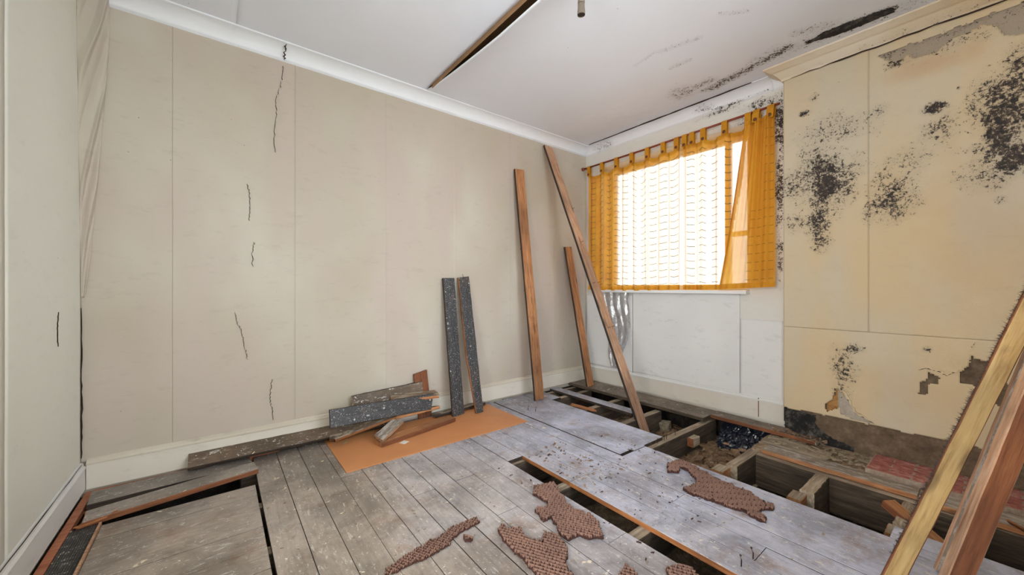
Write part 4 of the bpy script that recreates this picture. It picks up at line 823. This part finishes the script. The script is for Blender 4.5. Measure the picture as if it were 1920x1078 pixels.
underlay([(0.884, 1.389), (0.879, 1.356), (0.823, 1.346), (0.773, 1.338), (0.741, 1.333), (0.714, 1.307), (0.664, 1.297), (0.608, 1.294), (0.549, 1.3), (0.497, 1.292), (0.457, 1.301), (0.473, 1.326), (0.516, 1.342), (0.584, 1.359), (0.654, 1.369), (0.699, 1.366), (0.746, 1.388), (0.804, 1.392), (0.853, 1.395)], 'long thin brown underlay strip lying diagonally on the boards', 0.5, 4, 0.012, 0.009)
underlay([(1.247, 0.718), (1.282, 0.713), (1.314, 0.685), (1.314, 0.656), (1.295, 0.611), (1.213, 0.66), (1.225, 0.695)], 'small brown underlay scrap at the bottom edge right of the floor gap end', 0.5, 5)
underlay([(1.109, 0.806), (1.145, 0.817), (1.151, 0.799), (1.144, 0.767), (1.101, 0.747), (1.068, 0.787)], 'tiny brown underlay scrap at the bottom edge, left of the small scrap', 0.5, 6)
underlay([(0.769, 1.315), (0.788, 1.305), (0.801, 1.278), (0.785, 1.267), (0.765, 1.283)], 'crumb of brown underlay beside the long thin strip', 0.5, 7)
# ---- curtains
XR = 3.085
rod = tube('curtain_rod', [(XR, 2.715, 2.262), (XR, 2.0, 2.262), (XR, 0.935, 2.280)], 0.0085, M['rod'], None, 10); tag(rod, 'thin red brown curtain rod above the window holding the tab loops', 'curtain rod')
tube('finial', [(XR, 2.708, 2.262), (XR, 2.722, 2.262), (XR, 2.735, 2.262), (XR, 2.742, 2.262)], [0.009, 0.017, 0.017, 0.008], M['rod'], rod, 12)
tube('rod_bracket', [(XR, 2.70, 2.262), (XW, 2.70, 2.262)], 0.006, M['rod'], rod, 8)
tube('rod_bracket', [(XR, 0.99, 2.279), (XW, 0.99, 2.279)], 0.006, M['upvc'], rod, 8)
def rodz(y): return 2.262 + (2.0 - y) * 0.0169 if y < 2.0 else 2.262
def curtain(label, ya, yb, tabs, zbot, seed, amp=0.014, clip=None):
    kp = clip
    root = empty('curtain', (XR, (ya + yb) / 2, 1.0)); tag(root, label, 'curtain', 'orange tab top curtains')
    tabs = sorted(tabs, reverse=True)
    def top(Y):
        z = np.full(np.shape(Y), -9.0)
        drop = 0.072; zt = np.zeros(np.shape(Y)); 
        for a, b in zip(tabs[:-1], tabs[1:]):
            mid = (a + b) / 2; hw = (a - b) / 2; s = np.clip(1 - ((Y - mid) / hw) ** 2, 0, 1); m_ = (Y <= a) & (Y >= b); zt = np.where(m_, s * min(0.045, hw * 0.45), zt)
        return 2.262 + np.clip(2.0 - Y, 0, 2) * 0.0169 - drop - zt
    def surf(off=0.0):
        def P(U, V):
            T = top(U); Z = zbot(U) + V * (T - zbot(U)); ph = fbm(U * 1.5, U * 0, seed) * 9
            f = np.sin(U * 52 + ph) * amp * (0.45 + 0.55 * (1 - V * 0.5)) + 0.35 * amp * np.sin(U * 118 + 2 * ph + 1.0)
            return XR + 0.004 + f - off + 0.012 * (fbm(U * 4, V * 2, seed) - 0.45), U, Z
        return P
    sheet('fabric', yb, ya, 0, 1, 0.009, surf(), M['curtain'], root, kp, None, 0)
    sheet('bottom_hem', yb, ya, 0, 0.028, 0.008, surf(0.003), M['curtain_hem'], root, kp, None, 0)
    sheet('top_hem', yb, ya, 0.972, 1.0, 0.008, surf(0.003), M['tab'], root, kp, None, 0)
    P = surf(0.004)
    V = []; F = []; r = random.Random(seed); cols = []; y = ya - 0.05
    while y > yb + 0.06: cols.append(y); y -= 0.098
    for y in cols:
        off = r.uniform(0, 0.02)
        for k in range(19):
            v = 0.045 + k * 0.0495 + off * 0.3
            if v > 0.955 or (clip is not None and not clip(y - 0.052, v)): continue
            n = 6; q = [P(np.array([y - 0.052 * j / n]), np.array([v + 0.004 * math.sin(j * 0.6 + y * 9)])) for j in range(n + 1)]; b = len(V)
            for p3 in q: 
                X_, Y_, Z_ = float(p3[0][0]), float(p3[1][0]), float(p3[2][0]); V += [(X_ - 0.001, Y_, Z_ + 0.0019), (X_ - 0.001, Y_, Z_ - 0.0019), (X_ + 0.0015, Y_, Z_)]
            for j in range(n):
                for e in range(3): F.append((b + j * 3 + e, b + j * 3 + (e + 1) % 3, b + j * 3 + 3 + (e + 1) % 3, b + j * 3 + 3 + e))
            for e in (0, n):                       # knots at the thread ends
                kx, ky, kz = V[b + e * 3]; bb = len(V)
                V += [(kx - 0.002, ky, kz + 0.003), (kx - 0.002, ky + 0.0025, kz), (kx - 0.002, ky, kz - 0.006), (kx - 0.002, ky - 0.0025, kz), (kx + 0.002, ky, kz)]; F += [(bb, bb + 1, bb + 4), (bb + 1, bb + 2, bb + 4), (bb + 2, bb + 3, bb + 4), (bb + 3, bb, bb + 4), (bb, bb + 3, bb + 2, bb + 1)]
    o = mesh('embroidered_dashes', V, F, M['thread'], root); o['kind'] = 'stuff'
    for y in tabs:
        zt = rodz(y) + 0.010; zb = float(top(np.array([y]))[0]) - 0.022; w = 0.021
        path = [(XR - 0.014, zb), (XR - 0.013, zt - 0.012), (XR - 0.008, zt - 0.001), (XR + 0.001, zt + 0.001), (XR + 0.010, zt - 0.004), (XR + 0.013, zt - 0.02), (XR + 0.012, zb)]
        V = []; F = []
        for x, z in path: V += [(x, y - w, z), (x, y + w, z), (x + 0.0015, y + w, z), (x + 0.0015, y - w, z)]
        for i in range(len(path) - 1):
            for e in range(4): F.append((i * 4 + e, i * 4 + (e + 1) % 4, i * 4 + 4 + (e + 1) % 4, i * 4 + 4 + e))
        mesh('tab_loop', V, F, M['tab'], root)
        tube('button', [(XR - 0.0145, y, zb + 0.016), (XR - 0.017, y, zb + 0.016), (XR - 0.0195, y, zb + 0.016)], [0.011, 0.0125, 0.010], M['button'], root, 14)
    return root
T1 = [2.643, 2.475, 2.299, 2.124, 1.961, 1.805, 1.683]
T2 = [1.613, 1.55, 1.459, 1.296, 1.133]
T3 = [1.074, 0.984]
curtain('left orange curtain with embroidered dashes hanging over the window', T1[0] + 0.02, 1.655, T1, lambda U: 0.975 + 0.006 * np.sin(U * 5), 3)
curtain('right orange curtain over the window, its edge covered by the gathered fold', 1.640, 1.14, T2, lambda U: 0.985 + 0.004 * np.sin(U * 7), 5, 0.017, lambda U, V: U > 1.335 - 0.185 * V ** 0.9 - 0.022)
# third, gathered length pulled diagonally over the right edge
root = empty('curtain', (XR, 1.08, 1.0)); tag(root, 'gathered length of orange curtain hanging at the right end of the rod', 'curtain', 'orange tab top curtains')
def Pg(U, V, off=0.0):     # U 0 (left edge) .. 1 (right edge); V 0 bottom .. 1 top
    yl = 1.335 + (1.150 - 1.335) * V ** 0.9; yr = 0.955 + 0.005 * V; Y = yl + (yr - yl) * U; zt = 2.262 + (2 - Y) * 0.0169 - 0.055 - 0.03 * np.sin(np.pi * np.clip(U * 1.0, 0, 1)) * 0.4; zb = 0.985 + 0.02 * U
    f = 0.016 * np.sin(U * 19 + 1.0 + V * 1.2) + 0.008 * np.sin(U * 41 + 2)
    return XR - 0.028 + f * (0.5 + 0.5 * V) - off + 0.012 * (fbm(U * 6, V * 4, 8) - .45), Y, zb + V * (zt - zb)
sheet('fabric', 0, 1, 0, 1, 0.014, Pg, M['curtain_fold'], root, None, None, 0)
sheet('bottom_hem', 0, 1, 0, 0.032, 0.01, lambda U, V: Pg(U, V, 0.003), M['curtain_hem'], root, None, None, 0)
sheet('side_hem', 0, 0.05, 0.03, 1, 0.01, lambda U, V: Pg(U, V, 0.003), M['curtain_hem'], root, None, None, 0)
sheet('top_hem', 0, 1, 0.972, 1, 0.012, lambda U, V: Pg(U, V, 0.003), M['tab'], root, None, None, 0)
V = []; F = []
for c in range(4):
    for k in range(18):
        v = 0.05 + 0.051 * k; u = 0.50 + c * 0.13
        if c < 2 and v > 0.5: continue
        b = len(V); n = 4
        for j in range(n + 1):
            x, y, z = Pg(np.array([u + 0.085 * j / n]), np.array([v]), 0.004); x, y, z = float(x[0]), float(y[0]), float(z[0]); V += [(x, y, z + 0.001), (x, y, z - 0.001), (x + 0.002, y, z)]
        for j in range(n):
            for e in range(3): F.append((b + j * 3 + e, b + j * 3 + (e + 1) % 3, b + j * 3 + 3 + (e + 1) % 3, b + j * 3 + 3 + e))
o = mesh('embroidered_dashes', V, F, M['thread'], root); o['kind'] = 'stuff'
for y in T3:
    zt = rodz(y) + 0.010; zb = zt - 0.10; w = 0.022; path = [(XR - 0.040, zb), (XR - 0.030, zt - 0.035), (XR - 0.012, zt - 0.001), (XR + 0.001, zt + 0.001), (XR + 0.011, zt - 0.006), (XR + 0.010, zb + 0.02), (XR - 0.02, zb)]
    V = []; F = []
    for x, z in path: V += [(x, y - w, z), (x, y + w, z), (x + 0.0015, y + w, z), (x + 0.0015, y - w, z)]
    for i in range(len(path) - 1):
        for e in range(4): F.append((i * 4 + e, i * 4 + (e + 1) % 4, i * 4 + 4 + (e + 1) % 4, i * 4 + 4 + e))
    mesh('tab_loop', V, F, M['tab'], root); tube('button', [(XR - 0.041, y, zb + 0.018), (XR - 0.044, y, zb + 0.018), (XR - 0.0465, y, zb + 0.018)], [0.011, 0.0125, 0.010], M['button'], root, 14)
# ---- polythene below the window
def Pp(U, V):
    w = 0.30 * (0.35 + 0.65 * V ** 0.6); y = 2.455 - 0.05 * (1 - V) - U * w + 0.02 * np.sin(V * 9); d = 0.020 * np.abs(np.sin(U * 11 + 3 * V)) + 0.04 * (fbm(U * 6, V * 9, 4) - 0.3)
    return XW - 0.018 - np.clip(d, 0, 1) * (0.5 + 0.5 * V), y, 0.20 + V * 0.765
o = sheet('polythene_sheet', 0, 1, 0, 1, 0.02, Pp, M['polythene'], None, None, None, 0); tag(o, 'crumpled grey translucent polythene hanging below the left end of the window sill', 'plastic sheet')
# ---- pendant
pen = empty('pendant_lampholder', (1.365, 1.22, ZC)); tag(pen, 'bare pendant lampholder without a bulb hanging from the ceiling', 'lampholder')
tube('ceiling_rose', [(1.365, 1.22, ZC + 0.001), (1.365, 1.22, ZC - 0.008), (1.365, 1.22, ZC - 0.022)], [0.038, 0.036, 0.014], M['upvc'], pen, 20)
tube('cable', [(1.365, 1.22, ZC - 0.02), (1.366, 1.22, 2.38)], 0.0032, M['holder'], pen, 8)
tube('cap', [(1.366, 1.22, 2.392), (1.366, 1.22, 2.384), (1.366, 1.22, 2.368), (1.366, 1.22, 2.352)], [0.006, 0.011, 0.016, 0.017], M['holder'], pen, 18)
tube('collar', [(1.366, 1.22, 2.353), (1.366, 1.22, 2.346)], [0.0125, 0.0125], M['holder_dark'], pen, 18)
tube('barrel', [(1.366, 1.22, 2.347), (1.366, 1.22, 2.330), (1.366, 1.22, 2.314), (1.366, 1.22, 2.296)], [0.0165, 0.0165, 0.0185, 0.0185], M['holder'], pen, 18, cap=False)
tube('socket', [(1.366, 1.22, 2.320), (1.366, 1.22, 2.299)], [0.014, 0.016], M['holder_dark'], pen, 18)
# ---- pit things
p = timber('offcut', (2.470, 0.318, -0.005), (2.265, 0.010, -0.120), (0.83, -0.55, 0), 0.062, 0.035, (M['timber_orange'], M['timber_red'], M['timber_orange'], M['timber_pink']), None, 41, nseg=8)
thing(p, 'short orange offcut sloping into the floor opening behind the yellow timber', 'offcut')
p = timber('splinter', (2.362, 2.24, 0.012), (2.447, 2.012, -0.01), (1, 0.5, 0), 0.045, 0.010, (M['timber_orange'], M['raw_edge'], M['raw_edge'], M['raw_edge']), None, 42, rag0=0.04, rag1=0.07, nseg=6)
thing(p, 'split orange wood piece on the edge of the floor near the corner opening', 'splinter')
def stone(name, loc, s, m, seed, label=None, cat=None):
    r = random.Random(seed); V = []; base = [(-1, -1, -1), (1, -1, -1), (1, 1, -1), (-1, 1, -1), (-1, -1, 1), (1, -1, 1), (1, 1, 1), (-1, 1, 1)]
    V = [(x * s[0] * r.uniform(0.75, 1.1), y * s[1] * r.uniform(0.75, 1.1), z * s[2] * r.uniform(0.75, 1.1)) for x, y, z in base]
    o = mesh(name, V, [(0, 3, 2, 1), (4, 5, 6, 7), (0, 1, 5, 4), (1, 2, 6, 5), (2, 3, 7, 6), (3, 0, 4, 7)], m, None, mat4=Matrix.Translation(loc) @ Matrix.Rotation(r.uniform(0, 3), 4, 'Z') @ Matrix.Rotation(r.uniform(-.3, .3), 4, 'X'))
    bv = o.modifiers.new('b', 'BEVEL'); bv.width = 0.006; bv.segments = 2
    if label: tag(o, label, cat)
    return o
p = timber('splinter', (2.640, -0.020, 0.012), (2.560, -0.110, 0.004), (1, 1, 0), 0.030, 0.008, (M['timber_yellow'], M['raw_edge'], M['raw_edge'], M['raw_edge']), None, 43, rag0=0.02, rag1=0.04, nseg=6)
thing(p, 'pale yellow splinter on the plank edge at far right behind the thick timber', 'splinter')
stone('rubble_block', (2.919, 1.693, -0.15), (0.045, 0.04, 0.05), M['stone'], 5, 'pale rubble block lying in the floor opening beside the long board', 'stone')
def Pk(U, V): 
    n = fbm(U * 9, V * 9, 6); return 2.90 + 0.20 * U + 0.03 * n, 1.29 - 0.30 * V + 0.03 * n, -0.185 + 0.15 * U ** 1.3 + 0.07 * (fbm(U * 7, V * 7, 5) - 0.4) + 0.02 * (fbm(U * 22, V * 22, 5))
o = sheet('plastic_membrane', 0, 1, 0, 1, 0.03, Pk, M['black_plastic'], None, None, None, 0.001, False); tag(o, 'crumpled blue black plastic membrane in the pit under the window side plank', 'plastic sheet')
# rubble and chips in the pits
def scatter(name, n, region, zf, smin, smax, m, seed, parent=None, flat=0.35):
    r = random.Random(seed); V = []; F = []
    for _ in range(n):
        for _k in range(30):
            x = r.uniform(region[0], region[1]); y = r.uniform(region[2], region[3])
            if len(region) < 5 or region[4](x, y): break
        s = smin + (smax - smin) * r.random() ** 2; l = s * r.uniform(0.8, 3.0); a = r.uniform(0, 6.3); t = r.uniform(-0.35, 0.35) * (0.4 if flat < .3 else 1); b = len(V); z = zf(x, y)
        for dx, dy, dz in ((-1, -1, 0), (1, -1, 0), (1.2, 1, 0), (-1, 0.8, 0), (-0.9, -0.8, 1), (0.8, -0.9, 1), (0.9, 0.8, 1), (-0.8, 0.9, 1)):
            px, py = dx * l / 2, dy * s / 2; V.append((x + px * math.cos(a) - py * math.sin(a), y + px * math.sin(a) + py * math.cos(a), z + dz * s * flat + (px + l / 2) * abs(t)))
        F += [tuple(b + i for i in f) for f in ((0, 3, 2, 1), (4, 5, 6, 7), (0, 1, 5, 4), (1, 2, 6, 5), (2, 3, 7, 6), (3, 0, 4, 7))]
    o = mesh(name, V, F, m, parent); o['kind'] = 'stuff'; return o
pz2 = lambda x, y: -0.195 - (0.08 if y < 0.9 else 0.0) + 0.05 * (float(fbm(np.array([x * 5]), np.array([y * 5]), 3)[0]) - 0.45)
scatter('wood_debris', 280, (2.15, 3.0, 1.0, 1.33), pz2, 0.012, 0.055, M['chip'], 1, fl)
scatter('wood_debris', 260, (2.36, 3.05, 1.42, 2.6), pz2, 0.010, 0.045, M['chip'], 2, fl)
scatter('rubble_debris', 260, (2.14, 2.6, -0.3, 0.95), pz2, 0.008, 0.035, M['stone'], 3, fl)
scatter('rubble_debris', 200, (2.14, 3.0, 0.95, 1.34), pz2, 0.006, 0.022, M['stone'], 4, fl)
scatter('rubble_debris', 260, (2.80, 3.05, 0.46, 0.93), lambda x, y: -0.006 if x > 2.93 else 0.006, 0.004, 0.020, M['stone'], 6, fl)
scatter('rubble_debris', 120, (2.96, 3.05, 0.66, 0.95), lambda x, y: 0.028, 0.003, 0.014, M['chip'], 7, fl)
onfloor = lambda x, y: not (0.53 < x < 1.84 and y > 2.14) and not (1.315 < x < 1.435 and y < 1.74) and not (x > 2.12 and y < 1.39) and not (x < 0.17)
o = scatter('dust_crumbs', 420, (0.18, 2.34, 0.3, 2.5, onfloor), lambda x, y: 0.0015, 0.002, 0.006, M['stone'], 8); tag(o, 'pale dust crumbs and plaster bits scattered over the grey floorboards', 'debris')
o = scatter('dark_crumbs', 220, (1.2, 2.12, 0.75, 1.7, onfloor), lambda x, y: 0.0015, 0.002, 0.007, M['underlay_deep'], 9); tag(o, 'dark brown underlay crumbs scattered on the boards around the scraps', 'debris')
o = scatter('wood_crumbs', 90, (1.45, 1.75, 1.25, 1.75), lambda x, y: 0.0015, 0.003, 0.012, M['chip'], 10); tag(o, 'small wood chips on the boards beside the far end of the floor gap', 'debris')
for k, (loc, lb) in enumerate((((1.989, 2.347, 0), 'bent nail standing in the floor right of the hardboard, left one of two'), ((2.02, 2.29, 0), 'bent nail standing in the floor right of the hardboard, right one of two'),
        ((1.482, 0.567, 0), 'rusty nail standing upright at the bottom right by the floor gap'), ((1.557, 0.556, 0), 'rusty nail leaning near the upright nail at the bottom right'), ((1.946, 0.643, 0), 'short nail beside the end of the largest underlay scrap'))):
    x, y, z = loc; o = tube('nail', [(x, y, 0.0), (x + 0.002, y, 0.022), (x + 0.008, y + 0.003 * k, 0.032), (x + 0.010, y + 0.003 * k, 0.033)], [0.0022, 0.0022, 0.0022, 0.0045], M['nail'], None, 8); tag(o, lb, 'nail')
